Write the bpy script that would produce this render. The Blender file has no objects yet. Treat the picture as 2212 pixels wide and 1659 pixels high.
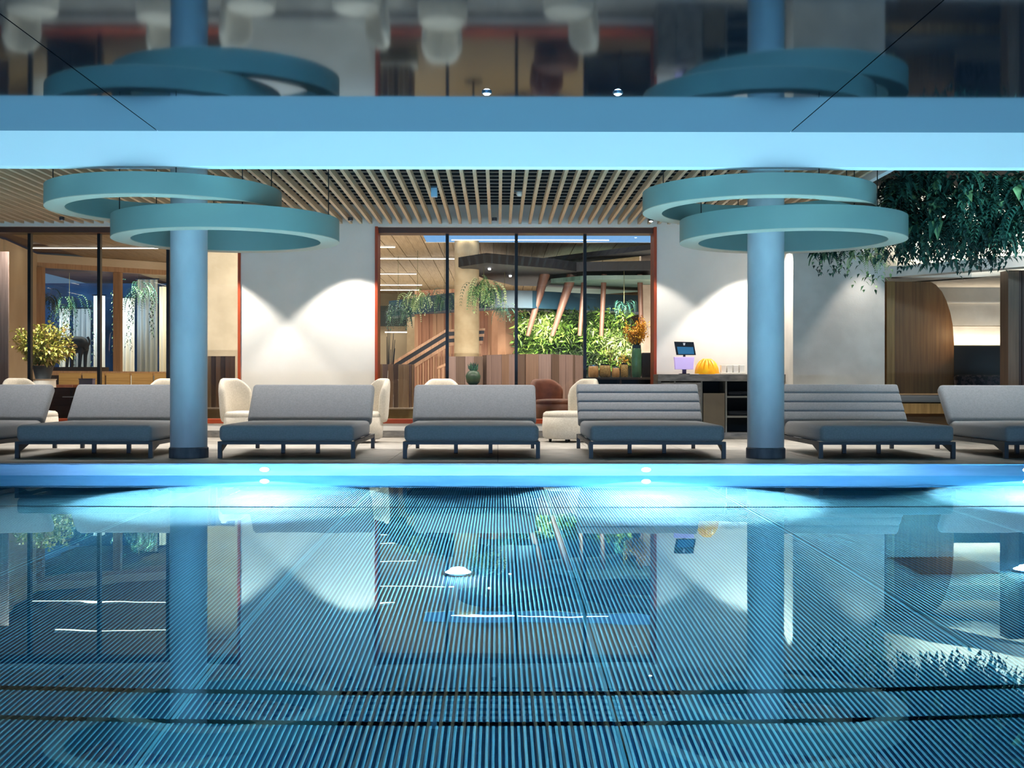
import bpy, bmesh, math, random
from math import sin, cos, pi, radians
from mathutils import Vector, Matrix, Euler
random.seed(7)
sc = bpy.context.scene
C = sc.collection

# ------------------------------------------------------------------ camera
W, H, F = 2212.0, 1659.0, 2700.0
CAMZ = 0.885
SHIFT_PX = 15.0
cam_d = bpy.data.cameras.new('camera')
cam = bpy.data.objects.new('camera', cam_d); C.objects.link(cam)
cam_d.sensor_fit = 'HORIZONTAL'; cam_d.sensor_width = 36.0; cam_d.lens = 36.0 * F / W
cam_d.shift_x = SHIFT_PX / W
cam_d.clip_end = 200
cam.location = (0, 0, CAMZ)
R_CAM = Matrix.Rotation(radians(-0.32), 3, 'Z') @ Matrix.Rotation(radians(90), 3, 'X') @ Matrix.Rotation(radians(0.05), 3, 'Z')
cam.rotation_euler = R_CAM.to_euler()
sc.camera = cam
sc.render.resolution_x, sc.render.resolution_y = 2212, 1659

def P(px, py, Y):
    """world point seen at photo pixel (px, py) on the plane y = Y"""
    d = R_CAM @ Vector(((px - W/2 + SHIFT_PX) / F, (H/2 - py) / F, -1.0))
    t = Y / d.y
    return Vector((d.x*t, Y, CAMZ + d.z*t))
def PX(px, Y): return P(px, 829.5, Y).x
def PZ(py, Y): return P(1076, py, Y).z

# ------------------------------------------------------------------ view, world
sc.view_settings.view_transform = 'Standard'; sc.view_settings.look = 'None'
sc.view_settings.exposure = 0.0; sc.view_settings.gamma = 1.0
sc.view_settings.use_curve_mapping = False
cy = sc.cycles
cy.use_denoising = True
cy.max_bounces = 9; cy.diffuse_bounces = 3; cy.glossy_bounces = 4; cy.transmission_bounces = 5; cy.transparent_max_bounces = 10
cy.caustics_reflective = False; cy.caustics_refractive = True
cy.sample_clamp_indirect = 40.0
cy.use_adaptive_sampling = True; cy.adaptive_threshold = 0.03
wd = bpy.data.worlds.new('world'); sc.world = wd; wd.use_nodes = True
wd.node_tree.nodes['Background'].inputs[0].default_value = (0.30, 0.56, 0.92, 1)
wd.node_tree.nodes['Background'].inputs[1].default_value = 0.30

WATER_Z = -0.135
def light(name, kind, loc, aim, color, power, size=0.1, size_y=None, angle=90, blend=0.3):
    l = bpy.data.lights.new(name, kind); o = bpy.data.objects.new(name, l); C.objects.link(o)
    l.color = color; l.energy = power; o.location = loc
    d = Vector(aim) - Vector(loc)
    o.rotation_euler = d.to_track_quat('-Z', 'Y').to_euler()
    if kind == 'AREA':
        l.shape = 'RECTANGLE' if size_y else 'DISK'; l.size = size
        if size_y: l.size_y = size_y
        l.spread = radians(angle)
    elif kind == 'SPOT':
        l.spot_size = radians(angle); l.spot_blend = blend; l.shadow_soft_size = size
    else: l.shadow_soft_size = size
    return o
WARM = (1.0, 0.90, 0.78); WHITE = (1.0, 0.95, 0.88); BLUE = (0.16, 0.55, 1.0); CYAN = (0.30, 0.80, 1.0)
# added area light over the water, standing in for the lit pool's glow
light('pool_glow', 'AREA', (0, 9.6, WATER_Z+0.012), (0, 9.6, 3.0), (0.38, 0.80, 1.0), 800, 17, 4.6, 170)
# row of warm light over the loungers
light('deck_wash', 'AREA', (0, 17.4, 3.44), (0, 17.2, 0), (1.0, 0.96, 0.92), 235, 15, 0.25, 95)
light('near_edge_fill', 'AREA', (0, 1.32, -0.07), (0, 14, 0.05), (0.36, 0.60, 1.0), 190, 17, 0.07, 100)  # added fill out of view, brightens the rim, columns and seat fronts
# lobby
light('lobby_wash', 'AREA', (0.5, 25.5, 4.15), (0.5, 26.5, 0), WARM, 900, 14, 3, 150)
light('lobby_wash', 'AREA', (0.5, 33, 4.15), (0.5, 33, 0), WARM, 800, 16, 4, 150)
light('lobby_ceiling_fill', 'AREA', (0, 30, 1.6), (0, 30, 4.2), (1.0, 0.92, 0.82), 700, 15, 9, 160)  # added fill without a fixture, brightens the wooden lobby ceiling
light('lobby_ceiling_fill', 'AREA', (-3, 40, 1.6), (-3, 40, 4.2), (1.0, 0.92, 0.82), 600, 12, 8, 160)  # second added fill, for the dark rear of that ceiling
light('lobby_front', 'AREA', (0.5, 21.6, 3.3), (0.5, 26, 1.2), WARM, 300, 12, 0.4, 150)

# ------------------------------------------------------------------ helpers
def lin(c):
    if isinstance(c, str):
        c = tuple(int(c[i:i+2], 16)/255 for i in (0, 2, 4))
    return tuple(x/12.92 if x <= 0.04045 else ((x+0.055)/1.055)**2.4 for x in c) + (1,)
MATS = {}
def mat(name, color, rough=0.6, metal=0.0, c2=None, scale=8.0, stretch=(1, 1, 1), bump=0.0, bscale=None, ior=1.5, detail=4, emit=None, estr=0.0, lo=0.35, hi=0.65, sheen=0.0):
    m = bpy.data.materials.new(name); m.use_nodes = True; nt = m.node_tree; b = nt.nodes['Principled BSDF']
    b.inputs['Base Color'].default_value = lin(color); b.inputs['Roughness'].default_value = rough
    b.inputs['Metallic'].default_value = metal; b.inputs['IOR'].default_value = ior
    if sheen: b.inputs['Sheen Weight'].default_value = sheen
    tc = nt.nodes.new('ShaderNodeTexCoord'); mp = nt.nodes.new('ShaderNodeMapping'); mp.inputs['Scale'].default_value = stretch
    nt.links.new(tc.outputs['Object'], mp.inputs[0])
    if c2:
        n = nt.nodes.new('ShaderNodeTexNoise'); n.inputs['Scale'].default_value = scale; n.inputs['Detail'].default_value = detail
        r = nt.nodes.new('ShaderNodeValToRGB'); r.color_ramp.elements[0].color = lin(color); r.color_ramp.elements[1].color = lin(c2)
        r.color_ramp.elements[0].position = lo; r.color_ramp.elements[1].position = hi
        nt.links.new(mp.outputs[0], n.inputs[0]); nt.links.new(n.outputs[0], r.inputs[0]); nt.links.new(r.outputs[0], b.inputs['Base Color'])
    if bump:
        n2 = nt.nodes.new('ShaderNodeTexNoise'); n2.inputs['Scale'].default_value = bscale or scale*6; n2.inputs['Detail'].default_value = 3
        bp = nt.nodes.new('ShaderNodeBump'); bp.inputs['Strength'].default_value = bump; bp.inputs['Distance'].default_value = 0.01
        nt.links.new(mp.outputs[0], n2.inputs[0]); nt.links.new(n2.outputs[0], bp.inputs['Height']); nt.links.new(bp.outputs[0], b.inputs['Normal'])
    if emit:
        b.inputs['Emission Color'].default_value = lin(emit); b.inputs['Emission Strength'].default_value = estr
    MATS[name] = m
    return m
def wood(name, a, b, rough=0.55, axis='y'):
    s = {'x': (0.6, 14, 14), 'y': (14, 0.6, 14), 'z': (14, 14, 0.6)}[axis]
    return mat(name, a, rough, c2=b, scale=2.0, stretch=s, bump=0.15, bscale=6, detail=6)

M_white = mat('white_plaster', 'e9e6e0', 0.85, c2='e2dfd8', scale=1.5, bump=0.06, bscale=60)
M_offwhite = mat('grey_plaster', 'd6d2ca', 0.85, c2='c4c0b8', scale=2, bump=0.12, bscale=40)
M_deck = mat('deck_stone', 'a9a49b', 0.55, c2='8f8b84', scale=3, bump=0.1, bscale=40)
M_marble = mat('grey_marble', '8b8781', 0.4, c2='5f5c58', scale=5, detail=9, stretch=(1, 1, 3))
M_darkjoint = mat('dark_joint', '15181c', 0.7)
M_steel = mat('brushed_steel', 'a8c4d6', 0.28, 1.0, c2='8fb0c6', scale=1.2, stretch=(1, 1, 10))
M_black = mat('black_metal', '0b0e16', 0.4, 0.3)
M_rust = mat('rust_lacquer', 'b4481c', 0.45, c2='8c3413', scale=1.2)
M_brownframe = mat('brown_lacquer', '4a2c20', 0.5)
M_slat = wood('slat_wood', 'd8c4a6', 'bfa684', 0.6, 'y')
M_lobbyceil = wood('ceiling_wood', '96805f', '7e6848', 0.6, 'y')
M_oak = wood('oak', 'b98f55', '9a733f', 0.5, 'z')
M_concrete = mat('column_concrete', 'c9c9cc', 0.5, c2='b2b3b8', scale=2.2, stretch=(1, 1, .5), bump=0.15, bscale=18, detail=7)
M_beigeconc = mat('beige_concrete', 'b5a586', 0.7, c2='a08e6e', scale=2.5, bump=0.1, bscale=20)
M_ring = mat('ring_side_cool_light', '7c948e', 0.5, c2='748c86', scale=1)  # sides tinted green for the cyan pool light on them
M_ringb = mat('ring_underside_warm_light', 'bcb09c', 0.6)  # beige stands in for warm light on the ring's underside
M_fascia = mat('fascia_white', 'eef3f4', 0.6)
M_void = mat('void_black', '06080c', 0.9)
M_cable = mat('cable_tray', '101318', 0.6)
M_cushion = mat('lounger_fabric', '88898b', 0.9, c2='7d7e80', scale=60, bump=0.25, bscale=300, sheen=0.2)
M_skirt = mat('lounger_front_fabric', '43475a', 0.9, c2='3c4052', scale=60, bump=0.25, bscale=300)
M_frame = mat('anthracite_frame', '3b3d42', 0.5, 0.4)
M_cream = mat('boucle', 'e6ddcd', 0.95, c2='d8cebc', scale=50, bump=0.5, bscale=140, sheen=0.3)
M_leather = mat('brown_leather', '8a5238', 0.5, c2='6f3f2a', scale=6)
M_ledge = mat('ledge_stone', '9a8a5a', 0.6, c2='86784c', scale=4)

# glossy dark ceiling
def mat_gloss():
    m = bpy.data.materials.new('gloss_ceiling'); m.use_nodes = True; nt = m.node_tree; nt.nodes.clear()
    out = nt.nodes.new('ShaderNodeOutputMaterial'); d = nt.nodes.new('ShaderNodeBsdfDiffuse'); g = nt.nodes.new('ShaderNodeBsdfGlossy')
    d.inputs[0].default_value = (0.004, 0.006, 0.010, 1); g.inputs[0].default_value = (0.62, 0.84, 1.0, 1); g.inputs['Roughness'].default_value = 0.055
    fr = nt.nodes.new('ShaderNodeFresnel'); fr.inputs['IOR'].default_value = 1.9; mx = nt.nodes.new('ShaderNodeMixShader')
    nt.links.new(fr.outputs[0], mx.inputs[0]); nt.links.new(d.outputs[0], mx.inputs[1]); nt.links.new(g.outputs[0], mx.inputs[2]); nt.links.new(mx.outputs[0], out.inputs[0])
    return m
M_mirror = mat_gloss()

def mat_water():
    m = bpy.data.materials.new('water'); m.use_nodes = True; nt = m.node_tree; nt.nodes.clear()
    out = nt.nodes.new('ShaderNodeOutputMaterial'); g = nt.nodes.new('ShaderNodeBsdfGlass')
    g.inputs['IOR'].default_value = 1.333; g.inputs['Roughness'].default_value = 0.0; g.inputs['Color'].default_value = (0.56, 0.88, 0.97, 1)
    tc = nt.nodes.new('ShaderNodeTexCoord'); n = nt.nodes.new('ShaderNodeTexNoise'); n.inputs['Scale'].default_value = 2.2; n.inputs['Detail'].default_value = 1.5
    bp = nt.nodes.new('ShaderNodeBump'); bp.inputs['Strength'].default_value = 0.12; bp.inputs['Distance'].default_value = 0.004
    nt.links.new(tc.outputs['Object'], n.inputs[0]); nt.links.new(n.outputs[0], bp.inputs['Height']); nt.links.new(bp.outputs[0], g.inputs['Normal'])
    nt.links.new(g.outputs[0], out.inputs[0]); return m
M_water = mat_water()
def mat_pane():
    m = bpy.data.materials.new('pane_glass'); m.use_nodes = True; nt = m.node_tree; nt.nodes.clear()
    out = nt.nodes.new('ShaderNodeOutputMaterial'); t = nt.nodes.new('ShaderNodeBsdfTransparent'); g = nt.nodes.new('ShaderNodeBsdfGlossy')
    t.inputs[0].default_value = (0.94, 0.97, 0.97, 1); g.inputs['Roughness'].default_value = 0.0
    fr = nt.nodes.new('ShaderNodeFresnel'); fr.inputs['IOR'].default_value = 1.5; mx = nt.nodes.new('ShaderNodeMixShader')
    nt.links.new(fr.outputs[0], mx.inputs[0]); nt.links.new(t.outputs[0], mx.inputs[1]); nt.links.new(g.outputs[0], mx.inputs[2]); nt.links.new(mx.outputs[0], out.inputs[0])
    return m
M_pane = mat_pane()
def emis(name, col, s):
    m = bpy.data.materials.new(name); m.use_nodes = True; nt = m.node_tree; nt.nodes.clear()
    o = nt.nodes.new('ShaderNodeOutputMaterial'); e = nt.nodes.new('ShaderNodeEmission'); e.inputs[0].default_value = lin(col); e.inputs[1].default_value = s
    nt.links.new(e.outputs[0], o.inputs[0]); return m
E_line = emis('linear_lamp', 'fff0d8', 9.0)
E_spot = emis('spot_lens', 'f4f8ff', 25.0)
E_pool = emis('pool_lamp_lens', 'dff4ff', 14.0)
E_led = emis('led_strip', 'ffe6c0', 8.0)

def link(name, me, m=None, parent=None, loc=None, rot=None):
    o = bpy.data.objects.new(name, me); C.objects.link(o)
    if m is not None and len(me.materials) == 0: me.materials.append(m)
    if parent: o.parent = parent
    if loc is not None: o.location = loc
    if rot is not None: o.rotation_euler = rot
    return o
class MB:
    """collects simple solids into one mesh"""
    def __init__(s): s.v = []; s.f = []; s.mi = []; s.smooth = False
    def add(s, vs, fs, mi=0):
        k = len(s.v); s.v += [tuple(v) for v in vs]; s.f += [tuple(i+k for i in f) for f in fs]; s.mi += [mi]*len(fs); return s
    def box(s, x0, x1, y0, y1, z0, z1, mi=0):
        v = [(x, y, z) for z in (z0, z1) for y in (y0, y1) for x in (x0, x1)]
        return s.add(v, [(0, 2, 3, 1), (4, 5, 7, 6), (0, 1, 5, 4), (2, 6, 7, 3), (0, 4, 6, 2), (1, 3, 7, 5)], mi)
    def prism(s, pts, z0, z1, mi=0):
        n = len(pts); v = [(x, y, z0) for x, y in pts] + [(x, y, z1) for x, y in pts]
        return s.add(v, [tuple(range(n-1, -1, -1)), tuple(range(n, 2*n))] + [(i, (i+1) % n, n+(i+1) % n, n+i) for i in range(n)], mi)
    def sect(s, pts, y0, y1, mi=0):
        """outline in x,z extruded along y"""
        n = len(pts); v = [(x, y0, z) for x, z in pts] + [(x, y1, z) for x, z in pts]
        return s.add(v, [tuple(range(n)), tuple(range(2*n-1, n-1, -1))] + [((i+1) % n, i, n+i, n+(i+1) % n) for i in range(n)], mi)
    def tube(s, pts, r, n=8, mi=0, cap=True):
        pts = [Vector(p) for p in pts]; rs = r if isinstance(r, (list, tuple)) else [r]*len(pts); k = len(s.v); vs = []; fs = []
        for i, p in enumerate(pts):
            t = (pts[min(i+1, len(pts)-1)] - pts[max(i-1, 0)]).normalized()
            a = t.cross(Vector((0, 0, 1))) if abs(t.z) < .95 else t.cross(Vector((1, 0, 0)))
            a.normalize(); b = t.cross(a)
            for j in range(n):
                w = 2*pi*j/n; vs.append(p + a*cos(w)*rs[i] + b*sin(w)*rs[i])
        for i in range(len(pts)-1):
            for j in range(n): fs.append((i*n+j, i*n+(j+1) % n, (i+1)*n+(j+1) % n, (i+1)*n+j))
        if cap: fs.append(tuple(range(n-1, -1, -1))); fs.append(tuple((len(pts)-1)*n+j for j in range(n)))
        return s.add(vs, fs, mi)
    def lathe(s, prof, n=32, cx=0, cy_=0, mi=0, cap=True):
        vs = []; fs = []; m = len(prof)
        for j in range(n):
            w = 2*pi*j/n
            for r, z in prof: vs.append((cx+r*cos(w), cy_+r*sin(w), z))
        for j in range(n):
            a = j*m; b = ((j+1) % n)*m
            for i in range(m-1): fs.append((a+i, b+i, b+i+1, a+i+1))
        if cap and prof[0][0] > 1e-6: fs.append(tuple(j*m for j in range(n-1, -1, -1)))
        if cap and prof[-1][0] > 1e-6: fs.append(tuple(j*m+m-1 for j in range(n)))
        return s.add(vs, fs, mi)
    def mesh(s, name, mats=None, smooth=False, fix=True):
        me = bpy.data.meshes.new(name); me.from_pydata(s.v, [], s.f)
        for m in (mats if isinstance(mats, (list, tuple)) else [mats] if mats else []): me.materials.append(m)
        if any(s.mi): me.polygons.foreach_set('material_index', s.mi)
        if fix:
            bm = bmesh.new(); bm.from_mesh(me); bmesh.ops.recalc_face_normals(bm, faces=bm.faces); bm.to_mesh(me); bm.free()
        if smooth: me.polygons.foreach_set('use_smooth', [True]*len(me.polygons))
        me.update(); return me
    def obj(s, name, mats, parent=None, loc=None, rot=None, smooth=False, bevel=0, seg=2, fix=True):
        o = link(name, s.mesh(name, mats, smooth, fix), None, parent, loc, rot)
        if bevel:
            b = o.modifiers.new('bevel', 'BEVEL'); b.width = bevel; b.segments = seg; b.limit_method = 'ANGLE'; b.angle_limit = radians(40)
        if smooth:
            try: o.data.set_sharp_from_angle(angle=radians(45))
            except Exception: pass
        return o
def box(name, x0, x1, y0, y1, z0, z1, m, parent=None, bevel=0, loc=None, rot=None):
    return MB().box(x0, x1, y0, y1, z0, z1).obj(name, m, parent, loc, rot, bevel=bevel)
def thing(name, label, cat, loc=(0, 0, 0), rz=0, group=None):
    o = bpy.data.objects.new(name, None); C.objects.link(o); o.location = loc; o.rotation_euler = (0, 0, rz)
    o.empty_display_size = 0.1
    return tag(o, label, cat, group)
def tag(o, label, cat, group=None, kind=None):
    o['label'] = label; o['category'] = cat
    if group: o['group'] = group
    if kind: o['kind'] = kind
    return o
def struct(o, label=None, cat=None):
    o['kind'] = 'structure'
    if label: o['label'] = label
    if cat: o['category'] = cat
    return o
def dup(root, loc, rz=None, label=None):
    r = root.copy(); C.objects.link(r); r.location = loc
    if rz is not None: r.rotation_euler = (0, 0, rz)
    if label: r['label'] = label
    for ch in list(root.children):
        c = ch.copy(); C.objects.link(c); c.parent = r
        for g in list(ch.children):
            d = g.copy(); C.objects.link(d); d.parent = c
    return r
def empty_struct(name, label, cat):
    o = bpy.data.objects.new(name, None); C.objects.link(o)
    return struct(o, label, cat)

# ================================================================== STRUCTURE
YW = 20.6            # window wall
YE = 13.97           # pool far edge
CZ = 3.51            # glossy ceiling
FY = 13.0            # fascia
SLZ = 3.52

# deck in large stone slabs
deck = empty_struct('floor', 'pale grey stone deck between the pool and the window wall', 'floor')
box('deck_bed', -10, 10, YE, YW, -0.30, -0.012, M_darkjoint, deck)
slabm = {}
nx = 0
for i in range(16):
    for j in range(5):
        x0 = -10 + i*1.25; y0 = YE + 0.24 + j*1.28
        w, d = 1.244, min(1.274, YW - y0)
        k = (round(w, 3), round(d, 3))
        if k not in slabm: slabm[k] = MB().box(0, w, 0, d, -0.02, 0).mesh('stone_slab', M_deck)
        link('stone_slab', slabm[k], None, deck, (x0, y0, 0))
struct(box('trim_1', -10, 10, YE, YE+0.235, -0.02, 0.0, M_marble), 'dark stone coping along the pool edge', 'coping')

# pool basin
basin = empty_struct('pool_basin', 'stainless steel swimming pool basin lit under water', 'pool')
PD = -1.47           # floor level
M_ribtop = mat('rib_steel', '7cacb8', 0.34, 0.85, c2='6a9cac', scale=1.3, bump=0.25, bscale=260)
M_groove = mat('groove_shade_steel', '0f4068', 0.42, 0.5, c2='0c365c', scale=1.5)  # shade between ribs painted navy, same pressed steel as the ribs
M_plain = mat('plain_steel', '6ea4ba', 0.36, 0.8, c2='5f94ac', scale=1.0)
box('pool_wall', -10, 10, YE, YE+0.12, PD-0.05, WATER_Z-0.10, M_plain, basin)
box('pool_wall', -10, 10, 1.0, 1.2, PD-0.05, WATER_Z-0.004, M_plain, basin)
box('pool_wall', -10.1, -10, 1.0, YE+0.12, PD-0.05, 0, M_plain, basin)
box('pool_wall', 10, 10.1, 1.0, YE+0.12, PD-0.05, 0, M_plain, basin)
box('pool_bed', -10, 10, 1.0, YE+0.12, PD-0.12, PD-0.05, M_groove, basin)
rim = box('steel_rim', -10, 10, YE-0.03, YE, WATER_Z-0.10, -0.012, M_steel, basin, bevel=0.004)
box('steel_lip', -10, 10, YE-0.05, YE+0.004, -0.012, -0.002, M_steel, basin, bevel=0.003)
# floor sheets: pressed lengthwise ribs, flat welded seams between sheets
GX, GY = (2.73, 3.26), (8.1, 8.75)
PITCH = 0.0257
def ribbed(x0, x1, y0, y1):
    v = []; f = []; mi = []
    w = x1 - x0; n = int((w-0.012)/PITCH); off = (w - n*PITCH)/2
    prof = [(0, 0.0015)]
    for i in range(n):
        a = off + i*PITCH
        prof += [(a+0.0048, 0.0), (a+0.0072, 0.0055), (a+0.0128, 0.0078), (a+0.0184, 0.0055), (a+0.0208, 0.0)]
    prof.append((w, 0.0015)); m = len(prof)
    for x, z in prof: v.append((x, 0, z))
    for x, z in prof: v.append((x, y1-y0, z))
    for i in range(m-1):
        f.append((i, i+1, m+i+1, m+i))
        k = (i-1) % 5 if 0 < i < m-1 else 9
        mi.append(0 if i == 0 or i == m-2 else (1 if k in (4, 0, 3) else 0))
    me = bpy.data.meshes.new('floor_sheet'); me.from_pydata(v, [], f)
    me.materials.append(M_ribtop); me.materials.append(M_groove)
    me.polygons.foreach_set('material_index', mi); me.update(); return me
bands = [(1.25, 5.12), (5.17, 5.50), (5.56, 11.78), (11.86, YE-0.02)]
for (y0, y1) in bands:
    me = ribbed(0, 1.842, y0, y1)
    for k in range(-6, 6):
        x0 = 0.5 + 1.85*k
        if x0 < -10 or x0 > 8.3: continue
        link('floor_sheet', me, None, basin, (x0, y0, PD))
drain = thing('floor_drain', 'dark square perforated drain grate set in the ribbed pool floor', 'drain', (2.73, 8.1, PD+0.009))
M_drain = mat('drain_steel', '0f2c44', 0.45, 0.6)
box('drain_pan', 0, .53, 0, .65, 0, .003, M_drain, drain)
gm = MB()
for i in range(16): gm.box(.01+i*.033, .022+i*.033, 0, .65, .003, .009)
gm.obj('grate_bars', mat('grate_bar', '2f6483', 0.4, 0.7), drain)
fm = MB(); fm.box(0, .53, 0, .012, .003, .014).box(0, .53, .638, .65, .003, .014).box(0, .012, 0, .65, .003, .014).box(.518, .53, 0, .65, .003, .014)
fm.obj('grate_frame', M_drain, drain)
# water
wv = MB(); wv.add([(-10, 1.2, WATER_Z), (10, 1.2, WATER_Z), (10, YE-0.03, WATER_Z), (-10, YE-0.03, WATER_Z)], [(0, 1, 2, 3)])
wat = wv.obj('water', M_water, fix=False); struct(wat, 'clear still blue pool water with mirror reflections', 'water')

# near side of the pool, under and behind the camera
struct(box('floor_near', -10, 10, -4, 1.0, -0.3, 0, M_deck), 'stone deck on the near side of the pool', 'floor')

# underwater lamps in the far wall
for i, px in enumerate((573, 1395, 2216)):
    x = PX(px, YE)
    t = thing('pool_lamp', ['round white pool light in the steel rim beneath the third lounger from the left',
              'round white pool light in the steel rim beneath the channelled lounger',
              'round white pool light in the steel rim at the far right'][i], 'pool light', (x, YE-0.03, -0.07), 0, 'round lights along the far pool rim')
    MB().tube([(0, 0, 0), (0, -0.012, 0)], 0.05, 20).obj('bezel', M_steel, t, smooth=True)
    MB().tube([(0, -0.0125, 0), (0, -0.02, 0)], [0.042, 0.034], 20).obj('lens', E_pool, t, smooth=True)
    t.scale = (1.25, 1, .6)
    light('underwater_lamp', 'SPOT', (x, YE-0.08, -0.50), (x, YE-1.7, -1.7), (0.74, 0.96, 1.0), 700, 0.05, angle=112, blend=0.5)
    light('underwater_beam', 'SPOT', (x, YE-0.30, -0.28), (x, YE-0.80, -1.47), (1.0, 0.96, 0.93), 4200, 0.03, angle=96, blend=0.12)
# recessed floor lamps
for i, px in enumerate((990, 2224)):
    x = PX(px, 1)*0 + (px-1076)*8.18/2700
    t = thing('pool_floor_lamp', ['glaring round lamp in the middle of the pool floor', 'glaring round lamp on the pool floor beside the drain, right edge'][i], 'pool light', (x, 8.2, PD+0.006), 0, 'round lamps on the pool floor')
    MB().lathe([(0.10, 0), (0.10, 0.03), (0.085, 0.045)], 24).obj('bezel', M_steel, t, smooth=True)
    MB().lathe([(0.085, 0.045), (0.065, 0.10), (0.0, 0.13)], 24).obj('lens', emis('floor_lamp_lens', 'eafaff', 30.0), t, smooth=True)
    light('floor_lamp_glow', 'POINT', (x, 8.2, PD+0.16), (x, 8.2, 0), (0.8, 0.97, 1.0), 30, 0.05)
# near wall lamps washing the floor
for x in (-7.5, -2.0, 1.6, 6.8):
    light('near_wall_lamp', 'AREA', (x, 1.25, -0.7), (x, 6.5, -1.5), (0.30, 0.85, 1.0), 70, 0.5, 0.2, 150)
for x in (-1.05, 0.75, 2.7):
    light('near_beam', 'SPOT', (x, 1.3, -0.5), (x, 5.2, -1.47), (0.62, 0.95, 1.0), 2200, 0.05, angle=16, blend=0.6)
light('underwater_wash', 'AREA', (0, 1.25, -0.6), (0, 9, -1.6), (0.25, 0.70, 1.0), 260, 18, 0.5, 160)

# glossy ceiling in three sheets
ceil = empty_struct('ceiling', 'dark mirror gloss ceiling over the pool in large sheets with black joints', 'ceiling')
xs = [-12, PX(340, FY), PX(1707, FY), 12]
for a, b in zip(xs[:-1], xs[1:]):
    box('ceiling_sheet', a+0.006, b-0.006, -4, FY, CZ, CZ+0.05, M_mirror, ceil)
box('joint_backing', -12, 12, -4, FY, CZ+0.05, CZ+0.2, M_void, ceil)
fas = struct(MB().prism([(-12, FY), (12, FY), (12, FY+.18), (-12, FY+.18)], PZ(360, FY), CZ+0.6).obj('ceiling_bulkhead', M_fascia), 'white bulkhead glowing pale blue above the pool edge', 'bulkhead')
for i, px in enumerate((1051, 1335)):
    x = PX(px, 11.2)
    t = thing('ceiling_spotlight', ['small bright spotlight in the gloss ceiling left of centre', 'small bright spotlight in the gloss ceiling right of centre'][i], 'spotlight', (x, 11.24, CZ), 0, 'spotlights in the gloss ceiling')
    MB().lathe([(0.045, 0), (0.045, -0.012), (0.034, -0.016)], 20).obj('bezel', M_steel, t)
    MB().lathe([(0.034, -0.016), (0.02, -0.026), (0, -0.03)], 20).obj('lens', emis('ceiling_spot_lens', 'cfe4ff', 40), t)

# slatted ceiling over the deck
XR = PX(1700, YW)    # right end of slats
slc = empty_struct('ceiling_slatted', 'open ceiling of long pale wooden slats under a black void', 'ceiling')
sm = MB().box(-0.022, 0.022, FY+0.19, YW, SLZ, SLZ+0.085).mesh('slat', M_slat)
x = XR - 0.16
while x > -9.6:
    link('slat', sm, None, slc, (x, 0, 0)); x -= 0.1635
box('void_panel', -12, 12, FY+0.1, 24, 4.45, 4.5, M_void, slc)
box('edge_beam', XR-0.06, XR+0.02, FY+0.19, YW-.0, SLZ-0.05, SLZ+0.16, M_fascia, slc)
rows = MB()
y = FY+0.4
while y < YW:
    rows.box(-9.6, XR-0.1, y, y+0.03, SLZ+0.30, SLZ+0.33); y += 0.32
rows.obj('carrier_bar', M_cable, slc)
# small ceiling devices between slats
p = P(938, 404, 17.3)
t = thing('ceiling_sensor', 'small pale blue box fixed between the ceiling slats', 'sensor', (p.x, 17.3, SLZ))
box('housing', -.045, .045, -.05, .05, -.05, .08, mat('sensor_blue', '9fc4dc', .5), t, bevel=.008)
box('bracket', -.09, .09, -.03, .03, .085, .1, M_steel, t)
t = thing('smoke_detector', 'small round white smoke detector between the ceiling slats', 'detector', (PX(1122, 17.6), 17.6, SLZ+.02))
MB().lathe([(0.05, 0.05), (0.05, 0.02), (0.03, -0.01), (0, -0.012)], 16).obj('housing', M_white, t)
box('bracket', -.09, .09, -.02, .02, .05, .062, M_steel, t)

# window wall: piers, header, plinth
WT = 0.45
wl = [PX(520, YW), PX(810, YW), PX(1418, YW), PX(1713, YW)]
ZT = PZ(490, YW); ZS = PZ(915, YW)
wb = MB()
wb.box(wl[0], wl[1], YW, YW+WT, 0.23, 4.4)
wb.box(wl[2], wl[3]+.3, YW, YW+WT, 0.23, 4.4)
wb.box(-12, wl[0], YW, YW+WT, ZT, 4.4); wb.box(wl[1], wl[2], YW, YW+WT, ZT, 4.4)
struct(wb.obj('wall_back', M_white), 'white plaster wall with soft scallops of light between the windows', 'wall')
struct(MB().box(-12, wl[3], YW-.02, YW+WT, 0.115, 0.232).obj('baseboard_back', M_white), 'white plinth under the window wall', 'plinth')
struct(MB().box(-12, wl[3], YW-.03, YW+WT, 0, 0.115).obj('baseboard_stone', M_marble), 'grey stone skirting at the foot of the window wall', 'skirting')

def window(name, label, x0, x1, mull, left_jamb=True):
    w = empty_struct(name, label, 'window')
    fr = 0.045
    box('jamb', x1-fr, x1, YW-.03, YW+WT, ZS, ZT, M_rust, w)
    if left_jamb: box('jamb', x0, x0+fr, YW-.03, YW+WT, ZS, ZT, M_rust, w)
    box('window_head', x0+fr, x1-fr, YW+.1, YW+WT, ZT-.09, ZT, M_brownframe, w)
    box('window_sill', x0+fr, x1-fr, YW-.03, YW+WT, ZS-.0, ZS+.07, M_rust, w)
    g = YW+0.30
    ms = [x0+fr] + mull + [x1-fr]
    for m_ in mull: box('mullion', m_-.026, m_+.026, g-.05, g+.05, ZS+.07, ZT-.0, M_black, w)
    for a, b in zip(ms[:-1], ms[1:]):
        MB().add([(a, g, ZS+.07), (b, g, ZS+.07), (b, g, ZT-.09), (a, g, ZT-.09)], [(0, 1, 2, 3)]).obj('pane', M_pane, w)
    return w
gY = YW+.3
window('window_1', 'wide left lobby window with black mullions and a rust red jamb', -9.5, wl[0], [PX(65, gY)-2.28, PX(65, gY)-1.14, PX(65, gY), PX(215, gY), PX(364, gY)], False)
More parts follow.
